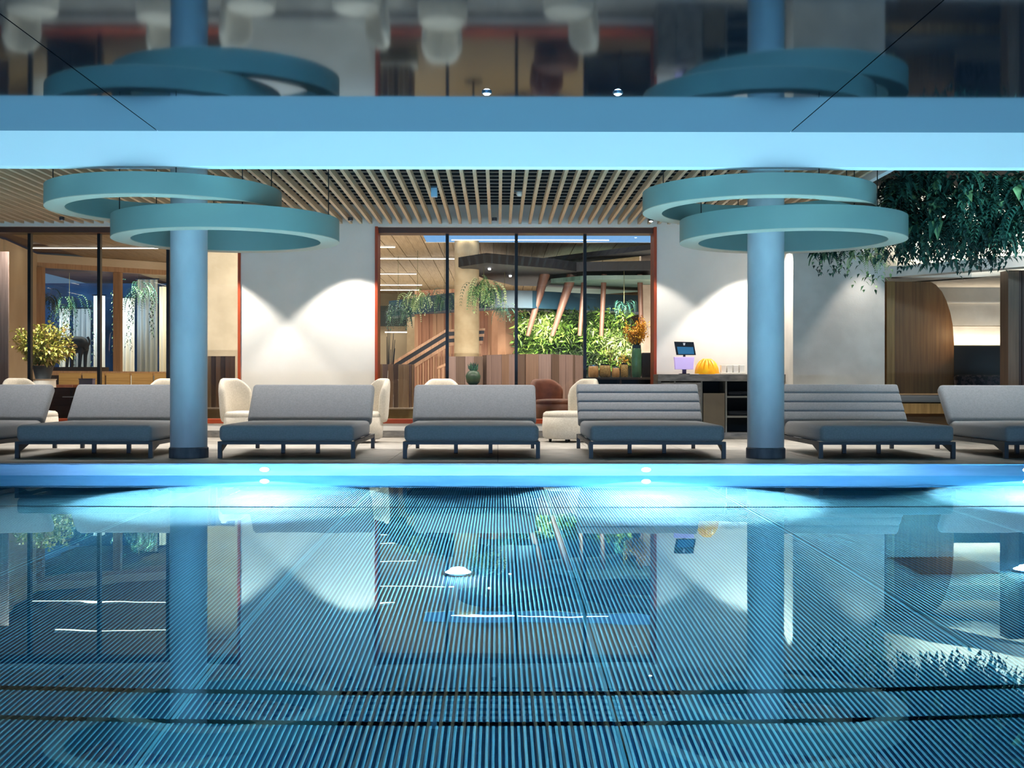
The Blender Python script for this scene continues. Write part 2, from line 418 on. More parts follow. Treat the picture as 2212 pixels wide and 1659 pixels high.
window('window_2', 'middle four-pane lobby window in a rust red frame', wl[1], wl[2], [PX(966, gY), PX(1115, gY), PX(1263, gY)])

# right hand walls and sleeping alcove
YG = 19.5
xg0, xg1 = PX(1713, YG), PX(1911, YG)
struct(MB().box(xg0, xg1, YG, YG+1.3, 0, 4.4).obj('wall_right_pier', M_offwhite), 'rough pale plaster wall with a tall shadow, left of the alcove', 'wall')
# oblique band over the alcove
ax, ay = xg1, YG
bx, by = 9.6, 14.9
L = Vector((bx-ax, by-ay)).normalized(); N = Vector((-L.y, L.x))
if N.y < 0: N = -N
def obl(s, n): return (ax + L.x*s + N.x*n, ay + L.y*s + N.y*n)
LL = Vector((bx-ax, by-ay)).length
struct(MB().prism([obl(0, 0), obl(LL, 0), obl(LL, .3), obl(0, .3)], PZ(598, YG), PZ(575, YG)).obj('wall_right_lintel', M_offwhite), 'pale plaster lintel running towards the viewer over the alcove', 'lintel')
struct(MB().prism([(xg1, YG+1.6), obl(LL, 1.3), obl(LL, 1.5), (xg1, YG+1.9)], PZ(598, YG), 4.4).obj('wall_right_upper', M_white), 'brightly lit set back wall above the alcove behind the hanging plants', 'wall')
for s_ in (0.6, 2.0, 3.4):
    c = obl(s_, .42)
    light('cove_led', 'AREA', (c[0], c[1], PZ(575, YG)+.05), (c[0]+N.x*.5, c[1]+N.y*.5, 3.6), (1, .9, .72), 34, 1.3, .1, 160)

struct(box('wall_right', 11.5, 11.7, -4, 24, -.3, 4.6, M_offwhite), 'plain plaster wall closing the hall on the right', 'wall')
struct(box('wall_left', -12.0, -11.8, -4, 24, -.3, 4.6, M_offwhite), 'plain plaster wall closing the hall on the left', 'wall')
struct(box('wall_right_back', 10, 11.5, 21.5, 21.7, 0, 4.6, M_offwhite), 'plain plaster wall right of the alcove', 'wall')
for a_, b_, k_ in ((-11.8, -10.1, 'floor_left'), (10.1, 11.5, 'floor_right')): struct(box(k_, a_, b_, -4, 21.5, -.3, 0, M_deck), 'pale stone deck along the side of the pool', 'floor')
# alcove interior
YA = 21.5
alc = empty_struct('wall_alcove', 'sleeping alcove lined in white plaster with a glowing strip', 'alcove')
box('back_lining', xg1, 10, YA, YA+.1, 1.9, 3.1, M_offwhite, alc)
box('back_lining', xg1, 10, YA+.03, YA+.13, 1.5, 1.888, M_offwhite, alc)
zg = PZ(652, YA)
box('lining_bead', xg1, 10, YA-.03, YA+.01, zg-.012, zg+.012, M_white, alc)
box('alcove_soffit', xg1, 10, YG, YA, PZ(598, YG)+.0, PZ(598, YG)+.1, M_offwhite, alc)
box('side_lining', xg1-.02, xg1+.004, YG+.1, YA, 0, 2.5, M_oak, alc)
# arched oak panel
YP = 20.3
pts = []
def zz(px, py): p = P(px, py, YP); return (p.x, p.z)
out = [(1913, 850), (1913, 598), (1950, 599), (1985, 602), (2005, 606), (2022, 615), (2035, 630), (2045, 650), (2053, 675), (2058, 700), (2061, 740), (2061, 850)]
M_oakb = wood('smoked_oak', '96683c', '7c5430', .5, 'z')
t = thing('alcove_side_panel', 'arched brown oak panel at the left of the sleeping alcove', 'panel', (0, 0, 0))
MB().sect([zz(*q) for q in out], YP, YP+.05).obj('panel_board', M_oakb, t, bevel=.006)
box('edge_post', PX(1913, YP), PX(1931, YP), YP-.05, YP, PZ(850, YP), PZ(598, YP), M_oak, t, bevel=.006)
t = thing('headboard', 'dark grey upholstered headboard under the glowing strip in the alcove', 'headboard', (PX(2056, 21.2), 21.2, 0))
hw = 4.0
for k in range(4): MB().box(k*1.0+.004, k*1.0+.996, 0, .14, .72, PZ(745, 21.2)).obj('pad', mat('headboard_fabric', '4d5256', .9, bump=.2, bscale=200) if k == 0 else MATS['headboard_fabric'], t, bevel=.03)
box('led_strip', 0, hw, .16, .19, PZ(745, 21.2)-.02, PZ(745, 21.2)-.0, E_led, t)
light('alcove_panel_fill', 'SPOT', (PX(2075, 20), 19.9, 1.7), (PX(2030, 20.3), 20.3, 1.75), (1, .75, .42), 4.5, .05, angle=120)  # added warm fill to keep the oak panel brown, no lamp here
light('alcove_led', 'AREA', (PX(2110, 21)+.6, 21.42, PZ(745, 21.2)+.0), (PX(2110, 21)+.6, 21.55, 3), (1, .86, .66), 16, 2.6, .05, 170)
t = thing('alcove_bed', 'low oak platform bed with a thin grey mattress in the alcove', 'bed', (xg1+.05, 19.7, 0))
box('mattress', 0, 3.4, 0, 1.45, .60, .71, mat('mattress_grey', '77787a', .9), t, bevel=.03)
box('bed_platform', 0, 3.4, .02, 1.45, .42, .585, M_oak, t, bevel=.006)
box('bed_base', 0, 3.4, .12, 1.45, 0, .42, wood('walnut', '6d4a26', '573a1c', .5, 'x'), t)
for k, px in enumerate((2095, 2152)):
    pm = MB(); 
    o = MB().box(-.24, .24, -.07, .07, 0, .34).obj('cushion', mat('cushion_print' if k == 0 else 'cushion_print_light', '2c3440' if k == 0 else '3a4149', .9, c2='55545e', scale=14, detail=2, lo=.48, hi=.52), None, (PX(px, 21.0), 20.98, .71), (radians(-14), 0, 0), bevel=.05, smooth=True)
    o.modifiers['bevel'].segments = 4
    tag(o, ['dark patterned cushion leaning on the grey headboard, nearer the lamp', 'dark patterned cushion leaning on the grey headboard, nearer the post'][k], 'cushion', 'cushions in the alcove')
t = thing('reading_lamp', 'small black swan neck reading lamp on the alcove headboard', 'lamp', (PX(2050, 20.9), 20.95, PZ(748, 20.9)))
MB().tube([(0.02, 0, -.5), (0.02, 0, 0), (-.04, 0, .03), (-.14, 0, .02), (-.2, 0, -.03)], .012, 8).obj('arm', M_black, t, smooth=True)
MB().tube([(-.2, 0, -.02), (-.21, 0, -.12)], [.03, .05], 14).obj('lamp_head', M_black, t, smooth=True)
t = thing('alcove_post', 'brown wooden post with vertical grooves at the right edge', 'post', (PX(2178, 18.2), 18.2, 0))
box('post_board', 0, .155, 0, .3, 0, PZ(582, 18.2), wood('post_wood', '6a5444', '584638', .5, 'z'), t)
for k in range(8): box('post_batten', .165+k*.05, .205+k*.05, 0.03, .3, 0, PZ(582, 18.2), wood('post_dark', '46302a', '38241e', .5, 'z') if k == 0 else MATS['post_dark'], t)
light('wall_slot_glow', 'SPOT', (PX(1850, 18.9)+.25, 18.95, 3.3), (PX(1850, 18.9)+.25, 19.4, 0.5), (1, .93, .85), 90, .05, angle=60, blend=.5)

# wall scallop downlights
spots = [-6.9, -4.62, -2.34, -0.06, 2.42, 4.15]
lab = ['beyond the left window', 'over the left window edge', 'over the white pier beside the middle window', 'over the middle window', 'at the right corner of the middle window', 'over the counter']
for i, sx in enumerate(spots):
    y_ = YW - 0.8
    t = thing('slat_downlight', 'small black downlight under the slats '+lab[i], 'downlight', (sx, y_, SLZ), 0, 'downlights along the window wall')
    MB().lathe([(0.04, 0), (0.04, -.05), (0.03, -.05), (.03, -.02), (0, -.02)], 16).obj('can', M_frame, t)
    MB().lathe([(0.028, -.052), (.02, -.062), (0, -.066)] if i == 4 else [(0.028, -.024), (0, -.024)], 16).obj('lens', E_spot, t)
    light('downlight_beam', 'SPOT', (sx, y_, SLZ-.055), (sx, y_, 0), (1, .93, .84), 420, .03, angle=88, blend=.25)

# lobby shell
LF = 0.2; LC = 4.25
struct(box('floor_lobby', -14, 12, YW+WT, 48, LF-.2, LF, wood('lobby_floor', '9b7a52', '84663f', .4, 'x')), 'wooden lobby floor behind the windows', 'floor')
lcl = empty_struct('ceiling_lobby', 'warm wooden board ceiling of the lobby', 'ceiling')
bmh = MB().box(0, .318, YW+WT, 47, LC, LC+.03).mesh('ceiling_board', M_lobbyceil)
for k in range(62): link('ceiling_board', bmh, None, lcl, (-11+k*.33, 0, (k % 3)*.006))
box('ceiling_backing', -14, 12, YW+WT, 48, LC+.045, LC+.1, M_brownframe, lcl)
struct(box('wall_lobby_back', -14, 12, 46.6, 46.8, 0, 4.4, mat('lobby_wall', '8d8168', .8, c2='7c715b', scale=2)), 'dim back wall of the lobby', 'wall')
struct(box('wall_lobby_right', 9.6, 9.8, YA+.2, 46.6, 0, 4.4, MATS['lobby_wall']), 'right side wall of the lobby', 'wall')

def linear(px0, px1, py, Yl=None, z=None, label='', h=.03):
    z = LC-.03 if z is None else z
    Y = (z-CAMZ)*F/(829.5-py) if Yl is None else Yl
    a, b = PX(px0, Y), PX(px1, Y)
    t = thing('linear_lamp', label, 'ceiling lamp', ((a+b)/2, Y, z))
    box('diffuser', (a-b)/2, (b-a)/2, -.03, .03, -.012, 0, E_line, t)
    box('housing', (a-b)/2-.01, (b-a)/2+.01, -.04, .04, 0, .03, M_white, t)
linear(975, 1315, 518, label='long glowing ceiling line just behind the top of the middle window')
linear(800, 1078, 559, label='long glowing ceiling line crossing the two left panes of the middle window')
linear(800, 853, 534, label='short glowing ceiling line at the top left corner of the middle window')
linear(800, 899, 592, label='glowing ceiling line, second short one down in the leftmost middle pane')
linear(800, 911, 616, label='glowing ceiling line above the bright hanging plant, upper of the close pair')
linear(800, 905, 627, label='glowing ceiling line above the bright hanging plant, lower of the close pair')
linear(1294, 1420, 571, label='glowing ceiling line behind the fourth pane above the dark canopy')
linear(66, 372, 537, label='long glowing ceiling line across the left window')
linear(120, 372, 500, label='glowing ceiling line tight under the head of the left window')


# ================================================================== COLUMNS AND RINGS
for px, side in ((408, 'left'), (1654, 'right')):
    x = PX(px, 15.0)
    t = thing('concrete_column', 'round smooth concrete column standing at the pool edge, '+('left, between the second and third lounger' if side == 'left' else 'right, in front of the reception counter'), 'column', (x, 15.0, 0), 0, 'concrete columns at the pool edge')
    MB().lathe([(.218, .12), (.218, 4.44)], 48).obj('shaft', M_concrete, t, smooth=True)
    MB().lathe([(.232, 0), (.232, .118), (.218, .13)], 48).obj('base_collar', mat('collar_concrete', '5d5f66', .6, c2='3e4048', scale=9, stretch=(1, 1, .3)) if side == 'left' else MATS['collar_concrete'], t, smooth=True)
def ring(x, y, zb, zt, label, rods):
    t = thing('ring_lamp', label, 'ceiling ring', (x, y, zb), 0, 'stacked rings around the columns')
    h = zt - zb; Ro, Ri = 1.30, 1.08
    MB().lathe([(Ri, .0), (Ri, h), (Ro, h), (Ro, 0.0)], 96, cap=False).obj('ring_band', M_ring, t, smooth=True)
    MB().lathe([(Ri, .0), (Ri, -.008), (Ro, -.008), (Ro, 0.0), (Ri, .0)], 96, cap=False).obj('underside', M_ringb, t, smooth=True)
    for a in rods:
        MB().tube([((Ro-.1)*cos(a), (Ro-.1)*sin(a), h), ((Ro-.1)*cos(a), (Ro-.1)*sin(a), 4.44-zb)], .006, 6).obj('suspension_rod', M_cable, t)
    return t
RD = [radians(20), radians(110), radians(200), radians(290)]
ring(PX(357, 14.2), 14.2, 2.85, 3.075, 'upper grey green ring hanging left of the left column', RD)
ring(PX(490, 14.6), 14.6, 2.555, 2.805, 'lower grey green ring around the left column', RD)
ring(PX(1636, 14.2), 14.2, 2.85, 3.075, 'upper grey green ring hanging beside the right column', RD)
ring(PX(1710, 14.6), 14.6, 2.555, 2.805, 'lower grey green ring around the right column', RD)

# ================================================================== LOUNGERS
def rbox(x0, x1, y0, y1, z0, z1, r, seg=5, crown=0.0):
    bm = bmesh.new(); bmesh.ops.create_cube(bm, size=1)
    for v in bm.verts: v.co = Vector(((x0+x1)/2+v.co.x*(x1-x0), (y0+y1)/2+v.co.y*(y1-y0), (z0+z1)/2+v.co.z*(z1-z0)))
    bmesh.ops.bevel(bm, geom=bm.edges[:], offset=r, segments=seg, affect='EDGES', profile=.5, clamp_overlap=True)
    if crown:
        bmesh.ops.subdivide_edges(bm, edges=[e for e in bm.edges if e.calc_length() > .3], cuts=6, use_grid_fill=True)
        for v in bm.verts:
            if v.co.z > (z0+z1)/2:
                u = (v.co.x-x0)/(x1-x0)*2-1; w = (v.co.y-y0)/(y1-y0)*2-1
                v.co.z += crown*(1-u*u)*(1-w*w)
    me = bpy.data.meshes.new('cushion'); bm.to_mesh(me); bm.free()
    me.polygons.foreach_set('use_smooth', [True]*len(me.polygons)); return me
HW = 0.81
seat_me = rbox(-HW+.01, HW-.01, -.03, 1.86, .20, .395, .055, 5, .025)
def back_mesh(chan):
    bm = bmesh.new(); n = 4 if chan else 1; LN = .65
    for i in range(n):
        a = i*LN/n; b = (i+1)*LN/n
        me = rbox(-HW-.015, HW+.015, -.075, .075, a, b + (0.0 if i < n-1 else 0), .03 if chan else .055, 4)
        bm.from_mesh(me)
    me = bpy.data.meshes.new('backrest'); bm.to_mesh(me); bm.free()
    me.polygons.foreach_set('use_smooth', [True]*len(me.polygons)); return me
back_plain, back_chan = back_mesh(False), back_mesh(True)
leg_me = MB().prism([(-.024, -.024), (.024, -.024), (.024, .024), (-.024, .024)], 0, .20).mesh('leg', M_frame)
rail_f = MB().box(-HW, HW, -.02, .02, .165, .20).mesh('rail', M_frame)
side = MB()
side.v = []; 
side_pts = [(0.0, .20), (2.34, .20), (2.34, .15), (.32, .15), (.06, .08), (0.0, .08)]
sv = [(-.018, y, z) for y, z in side_pts] + [(.018, y, z) for y, z in side_pts]; n_ = len(side_pts)
side.add(sv, [tuple(range(n_)), tuple(range(2*n_-1, n_-1, -1))] + [((i+1) % n_, i, n_+i, n_+(i+1) % n_) for i in range(n_)])
side_me = side.mesh('side_rail', M_frame)
for me in (seat_me, back_plain, back_chan): me.materials.append(M_cushion)
seam_me = MB().box(-HW+.02, HW-.02, -.034, -.03, .288, .294).mesh('seam', M_skirt)
def lounger(x, label, chan):
    t = thing('double_lounger', label, 'lounger', (x, 14.86, 0), 0, 'double loungers in a row along the pool')
    link('seat_cushion', seat_me, None, t)
    th = math.atan2(.50, .50)
    link('backrest', back_chan if chan else back_plain, None, t, (0, 1.80, .36), (-th+.06, 0, 0))
    for lx in (-HW+.02, HW-.02):
        link('leg', leg_me, None, t, (lx, 0, 0)); link('leg', leg_me, None, t, (lx, 2.32, 0))
        link('side_rail', side_me, None, t, (lx, 0, 0))
    for lx in (-.22, .22): link('leg', leg_me, None, t, (lx, 1.05, 0))
    link('front_rail', rail_f, None, t); link('rear_rail', rail_f, None, t, (0, 2.33, 0))
    link('cross_rail', rail_f, None, t, (0, 1.05, 0))
    MB().box(-HW+.06, HW-.06, 2.16, 2.22, .16, .62).obj('back_support', M_frame, t) if False else None
    return t
LX = [(-6.87, 'grey double lounger cut off by the left edge of the picture', False), (-4.91, 'grey double lounger partly hidden behind the left column', False),
      (-2.51, 'grey double lounger standing before the bright pier, just right of the left column', False), (-.315, 'plain grey double lounger in the middle of the row before the middle window', False),
      (1.895, 'grey double lounger with stitched horizontal channels, left of the right column', True), (4.63, 'grey double lounger with stitched horizontal channels, right of the right column', True),
      (6.84, 'grey double lounger cut off by the right edge of the picture', False)]
for a in LX: lounger(*a)

# ================================================================== ARMCHAIRS
def chair_meshes():
    bm = bmesh.new(); N_, Mh = 28, 10
    # shell: swept rounded section round the rear of the seat; front is -y
    sec = []
    for k in range(16):
        w = 2*pi*k/16; sec.append((cos(w), sin(w)))
    rings = []
    for i in range(N_+1):
        a = -1 + 2*i/N_; ang = a*radians(54)
        end = max(0, (abs(a)-.90)/.10)
        top = .97 - .30*max(0, abs(a)-.35)**1.6*1.3; bot = .30
        r0 = .36 + .05*(1-abs(a)); hh = (top-bot)/2*(1-.25*end**2); zc = (top+bot)/2; th = .055*(1-.5*end**2)
        rg = []
        for c, s_ in sec:
            cc = abs(c)**.6*(1 if c > 0 else -1); ss = abs(s_)**.45*(1 if s_ > 0 else -1)
            z = zc + ss*hh; r = r0 - .02 + cc*th + .04*((z-bot)/(top-bot))
            rg.append(bm.verts.new((r*sin(ang), r*cos(ang), z)))
        rings.append(rg)
    for i in range(N_):
        for k in range(16): bm.faces.new((rings[i][k], rings[i+1][k], rings[i+1][(k+1) % 16], rings[i][(k+1) % 16]))
    bm.faces.new(rings[0]); bm.faces.new(rings[-1][::-1])
    bmesh.ops.recalc_face_normals(bm, faces=bm.faces)
    me = bpy.data.meshes.new('back_shell'); bm.to_mesh(me); bm.free(); me.materials.append(M_cream)
    me.polygons.foreach_set('use_smooth', [True]*len(me.polygons))
    seat = MB().lathe([(.34, .05), (.385, .08), (.395, .22), (.385, .38), (.375, .385), (.385, .395), (.375, .44), (.34, .465), (.2, .475), (0, .478)], 40).mesh('seat_drum', M_cream, True)
    foot = MB().lathe([(.02, 0), (.025, .055)], 10).mesh('foot', M_black)
    return me, seat, foot
CM = chair_meshes()
def armchair(x, y, rz, label, mats=None, group='cream armchairs behind the loungers', z=0):
    t = thing('armchair', label, 'armchair', (x, y, z), rz, group)
    link('back_shell', CM[0], None, t); link('seat_drum', CM[1], None, t, (0, -.05, 0))
    for a in (45, 135, 225, 315): link('foot', CM[2], None, t, (.27*cos(radians(a)), .27*sin(radians(a))-.05, 0))
    return t
armchair(PX(70, 19.3), 19.2, radians(50), 'cream boucle armchair behind the leftmost lounger')
armchair(PX(350, 19.6), 19.6, radians(0), 'cream armchair of which only the top shows left of the left column')
armchair(PX(535, 19.0), 19.0, radians(55), 'cream armchair facing right behind the lounger beside the left column')
armchair(PX(778, 19.0), 19.0, radians(-60), 'cream armchair facing left at the foot of the middle window left jamb')
armchair(PX(955, 19.7), 19.75, radians(5), 'cream armchair of which only the top shows above the middle lounger')
armchair(PX(1232, 19.2), 19.2, radians(-52), 'cream armchair fully seen between the middle lounger and the striped one')

# ================================================================== COUNTER
YC = 20.0
cx0, cx1 = PX(1421, YC), PX(1711, YC)
t = thing('reception_counter', 'grey marble towel counter with open dark shelves behind the right column', 'counter', (cx0, YC, 0))
CW = cx1 - cx0
def cx(px): return PX(px, YC) - cx0
zc = lambda py: PZ(py, YC)
box('worktop', 0, CW, 0, .58, zc(823), zc(808), M_marble, t, bevel=.004)
box('plinth', 0, CW, .03, .58, 0, zc(934), M_marble, t)
box('side_panel', 0, .05, .01, .58, zc(934), zc(823), M_marble, t)
box('side_panel', CW-.05, CW, .01, .58, zc(934), zc(823), M_marble, t)
box('back_panel', .05, CW-.05, .54, .58, zc(934), zc(823), M_darkjoint, t)
M_dv = mat('divider_grey', '7b7a74', .5)
for px in (1458, 1516, 1569, 1640):
    box('divider', cx(px)-.012, cx(px)+.012, .01, .54, zc(934), zc(823), M_dv, t)
M_door = mat('olive_door', '6f6350', .5, c2='655a48', scale=3)
box('door', cx(1518)+.01, cx(1567)-.01, .0, .02, zc(933), zc(849), M_door, t)
box('door', cx(1424)+.03, cx(1458)-.01, .0, .02, zc(933), zc(826), M_marble, t)
box('door', cx(1460)+.0, cx(1514)-.0, .0, .02, zc(933), zc(826), M_marble, t)
for py in (857, 900): 
    box('shelf', cx(1571), cx(1638), .03, .54, zc(py)-.015, zc(py)+.015, M_dv, t)
    box('shelf', cx(1642), CW-.05, .03, .54, zc(py)-.015, zc(py)+.015, M_dv, t)
TZ = zc(808)
tw = rbox(-.11, .11, -.16, .16, 0, .075, .03, 4); tw.materials.append(mat('towel_dark', '2c2f36', .95))
for k, (px, py) in enumerate(((1590, 855), (1615, 855), (1590, 898), (1615, 898))):
    o = link('folded_towel', tw, None, None, (PX(px, YC)-.02*0, YC+.24, zc(py+2)+.017))
    tag(o, ['dark folded towel on the upper counter shelf, left', 'dark folded towel on the upper counter shelf, right', 'dark folded towel on the lower counter shelf, left', 'dark folded towel on the lower counter shelf, right'][k], 'towel', 'dark towels on the counter shelves')
# kiosk
t = thing('touch_terminal', 'tilted black touch screen on a violet lit stand on the counter', 'terminal', (PX(1478, YC+.2), YC+.2, TZ))
def kq(px, py): p_ = P(px, py, YC+.2); return (p_.x - t.location.x, p_.z - TZ)
sc_out = [kq(1456, 738), kq(1498, 739), kq(1503, 767), kq(1461, 767)]
case = MB().sect(sc_out, -.02, .01).obj('screen_case', M_black, t, bevel=.003)
MB().sect([kq(1462, 749), kq(1497, 750), kq(1499, 765), kq(1465, 765)], -.023, -.02).obj('display', emis('screen_blue', '3f7fae', .8), case)
MB().sect([kq(1475, 741), kq(1480, 741), kq(1479, 746), kq(1476, 746)], -.023, -.02).obj('display_mark', emis('screen_mark', 'd8dde2', .8), case)
MB().tube([(0, 0, .245), (0, 0, .33)], .02, 10).obj('neck', M_black, t)
MB().sect([kq(1456, 771), kq(1499, 771), kq(1497, 798), kq(1458, 798)], -.05, .05).obj('lit_box', mat('violet_acrylic', 'd9c6f2', .4, emit='c9a8ff', estr=.35), t, bevel=.006)
box('post', -.03, .03, -.03, .03, 0.01, .08, mat('post_violet', '5a4670', .5), t)
box('foot', -.08, .08, -.06, .06, 0, .012, M_black, t)
# yellow lantern
t = thing('yellow_bowl', 'bright yellow petal shaped dome lantern on the counter', 'lantern', (PX(1527, YC+.2), YC+.2, TZ))
M_yel = mat('yellow_shell', 'f3b81c', .4, c2='e08f10', scale=9, emit='ffb81a', estr=.25)
for k in range(14):
    a = 2*pi*k/14
    m = MB(); vs = []; 
    for j in range(7):
        u = j/6; r = .185*math.sqrt(max(0, 1-(u*.96)**2)) ; z = .24*u + .012
        wdt = .05*(1-u*.75)
        for s_ in (-1, 1): vs.append((r*cos(a)-s_*wdt*sin(a), r*sin(a)+s_*wdt*cos(a), z))
        vs.append(((r+.014)*cos(a), (r+.014)*sin(a), z))
    fs = []
    for j in range(6):
        b = j*3; fs += [(b, b+3, b+5, b+2), (b+2, b+5, b+4, b+1)]
    m.add(vs, fs); m.obj('petal', M_yel, t, smooth=True, fix=False)
MB().lathe([(.13, 0), (.13, .012), (0, .014)], 24).obj('base_disc', MATS['yellow_shell'], t)
t = thing('black_dispenser', 'small black stacked dispenser at the right end of the counter', 'dispenser', (PX(1704, YC+.2), YC+.2, TZ))
box('lower_tray', -.07, .07, -.06, .06, 0, .05, M_black, t, bevel=.008)
MB().tube([(-.05, 0, .05), (-.05, 0, .075)], .02, 8).obj('spacer', M_black, t)
box('upper_tray', -.065, .065, -.05, .05, .07, .12, M_black, t, bevel=.015)
t = thing('white_tray', 'low white tray of small white boxes on the counter beside the column', 'tray', (PX(1583, YC+.3), YC+.3, TZ))
box('tray_base', -.22, .2, -.08, .08, 0, .03, M_white, t, bevel=.004)
for k in range(4): box('paper_box', -.2+k*.1, -.12+k*.1, -.06, .06, .03, .15, M_white, t, bevel=.004)

# ================================================================== PLANTS
def leafset(name, greens, rough=.45):
    return [mat('%s_%d' % (name, i), g, rough, c2=h, scale=20) for i, (g, h) in enumerate(greens)]
G_dark = leafset('deep_leaf', [('143a34', '0c2824'), ('1f4f44', '163a34'), ('3a6e5a', '274f42'), ('6c9468', '4a7450')])
G_lime = leafset('lime_leaf', [('22360f', '142208'), ('5a7a2c', '3e5a1c'), ('98b254', '74923a'), ('dce2b4', 'aabc80')])
G_mid = leafset('fern_leaf', [('2c5a3c', '1c3e2a'), ('5a8a5a', '3e6c44'), ('9ab87a', '7a9c5c'), ('cfdcae', 'a4bc84')])
G_yel = leafset('golden_leaf', [('6c7a30', '4a5a24'), ('a0a848', '7e8a34'), ('dcd878', 'b8b254'), ('eed8a0', 'd8b070')])
G_gold = leafset('golden_flower', [('d89a1c', 'b87c12'), ('f0b428', 'dc9a1c'), ('fad04a', 'f0b82c')])
M_stem = mat('plant_stem', '4a4a2a', .7)
rnd = random.Random(11)
def leaf(mb, p, d, up, ln, w, mi, droop=.25):
    d = d.normalized(); s_ = d.cross(up)
    if s_.length < 1e-3: s_ = Vector((1, 0, 0))
    s_.normalize(); n = s_.cross(d)
    m1 = p + d*ln*.45 - n*ln*.0
    tip = p + d*ln + Vector((0, 0, -ln*droop))
    mb.add([p, m1 + s_*w + n*w*.3, tip, m1 - s_*w + n*w*.3, m1 - n*w*.15], [(0, 1, 4), (1, 2, 4), (0, 4, 3), (4, 2, 3)], mi)
def rv(): 
    a = rnd.uniform(0, 2*pi); z = rnd.uniform(-1, 1); r = math.sqrt(1-z*z); return Vector((r*cos(a), r*sin(a), z))
def frond(mb, p, d, ln, w, nmi, droop=1.0, n=9, lw=.3):
    """a drooping stalk with paired leaflets"""
    pos = p.copy(); v = d.normalized(); step = ln/n; mi = rnd.randrange(nmi)
    for i in range(n):
        v = (v + Vector((0, 0, -droop*.22))).normalized(); pos = pos + v*step
        sd = v.cross(Vector((0, 0, 1)))
        if sd.length < .05: sd = Vector((1, 0, 0))
        sd.normalize(); L_ = w*(1-.6*i/n)
        for s_ in (-1, 1): leaf(mb, pos, (sd*s_ + v*.6), Vector((0, 0, 1)), L_, L_*lw, mi, .3)
def strand(mb, p, ln, w, nmi, n=None):
    """a hanging vine: leaves all the way down a nearly vertical line"""
    pos = p.copy(); n = n or int(ln/.05); a = rnd.uniform(0, 6); mi = rnd.randrange(nmi)
    for i in range(n):
        pos = pos + Vector((rnd.gauss(0, .008), rnd.gauss(0, .008), -ln/n)); a += 2.4
        leaf(mb, pos, Vector((cos(a), sin(a), -.6)), Vector((0, 0, 1)), w*rnd.uniform(.7, 1.2), w*.28, mi if rnd.random() < .7 else rnd.randrange(nmi), .4)
def plant(name, label, mb, mats, base, cat='plant', group=None, stem_pts=None):
    t = thing(name, label, cat, base, 0, group)
    for i in range(len(mb.v)): mb.v[i] = (mb.v[i][0]-base[0], mb.v[i][1]-base[1], mb.v[i][2]-base[2])
    f = mb.obj('foliage', mats, t, fix=False); f['kind'] = 'stuff'
    return t

# hanging jungle over the alcove
struct(box('wall_lobby_inner', PX(446, 26.5), PX(600, 26.5), 26.5, 26.7, 0.2, 4.25, mat('inner_wall_beige', 'b4a892', .8, c2='a59a84', scale=2)), 'pale lobby wall seen between the left column and the window jamb', 'wall')
hang = [  # px0, px1, y top, y bottom, depth, label
    (1905, 1985, 372, 548, 16.3, 'broad leaved hanging plant right of the lower right ring', 1),
    (1980, 2075, 365, 560, 16.0, 'feathery dark hanging fern, second mass from the right column', 2),
    (2070, 2160, 365, 566, 16.2, 'trailing teal green hanging plant, third mass from the right column', 0),
    (2150, 2260, 365, 545, 15.9, 'dense dark hanging plant at the right edge of the picture', 1),
    (1762, 1850, 520, 590, 17.3, 'thin trailing vine with dangling tips under the lower right ring', 3),
    (1840, 1925, 510, 610, 17.0, 'yellow green leafy vine hanging just under the right end of the lower ring', 4)]
trough = thing('planter_trough', 'dark hanging planter trough hidden in the foliage over the alcove', 'planter', (6.2, 16.9, 3.7))
box('trough_body', -1.2, 3.2, -.9, .8, 0, .4, M_void, trough)
box('trough_arm', -2.3, -1.2, -.2, .5, -.85, -.6, M_void, trough)
box('trough_hanger', -1.25, -1.2, -.2, .5, -.62, .1, M_void, trough)
for k, (a, b, yt, yb, Y, lb, kind) in enumerate(hang):
    mb = MB(); q0 = P(a, yt, Y); q1 = P(b, yb, Y); wd_ = q1.x-q0.x; ht = q0.z-q1.z
    big = k < 4
    nf = 150 if big else 40
    for i in range(nf):
        u = rnd.random(); v = rnd.random()**.8
        p0 = Vector((q0.x+wd_*u, Y+rnd.uniform(-.5, .5)*(1 if big else .4), q0.z-ht*(.72 if big else .45)*v))
        d = Vector((rnd.uniform(-1, 1), rnd.uniform(-1.2, .2), rnd.uniform(-.2, .7)))
        r = rnd.random()
        if r < .55: frond(mb, p0, d, rnd.uniform(.3, .55) if big else rnd.uniform(.15, .28), rnd.uniform(.08, .14) if big else .07, 4 if not big else 3, 1.4, 9)
        elif r < .8: strand(mb, p0, min(rnd.uniform(.3, .7), p0.z-q1.z+.05) if big else rnd.uniform(.1, .32), .10 if big else .07, 4 if not big else 3)
        else:
            for j in range(7): leaf(mb, p0, d+rv()*.7, Vector((0, 0, 1)), rnd.uniform(.16, .32)*(1 if big else .5), .03 if rnd.random() < .5 else .07*(1 if big else .5), rnd.randrange(4), .5)
    for i in range(26 if big else 10):
        u = rnd.random(); strand(mb, Vector((q0.x+wd_*u, Y+rnd.uniform(-.4, .4), q1.z+ht*rnd.uniform(.2, .35))), ht*rnd.uniform(.12, .36), .07, 3)
    plant('hanging_plant', lb, mb, G_dark if k != 5 else G_mid, ((q0.x+q1.x)/2, Y, q1.z if not big else q0.z), 'hanging plant', 'hanging plants over the alcove')
for sx in (6.6, 7.8): light('jungle_fill', 'AREA', (sx, 14.2, 3.3), (sx, 16.5, 3.0), (.6, .88, 1.0), 26, .6, .2, 130)  # added fill lights brightening the hanging plants

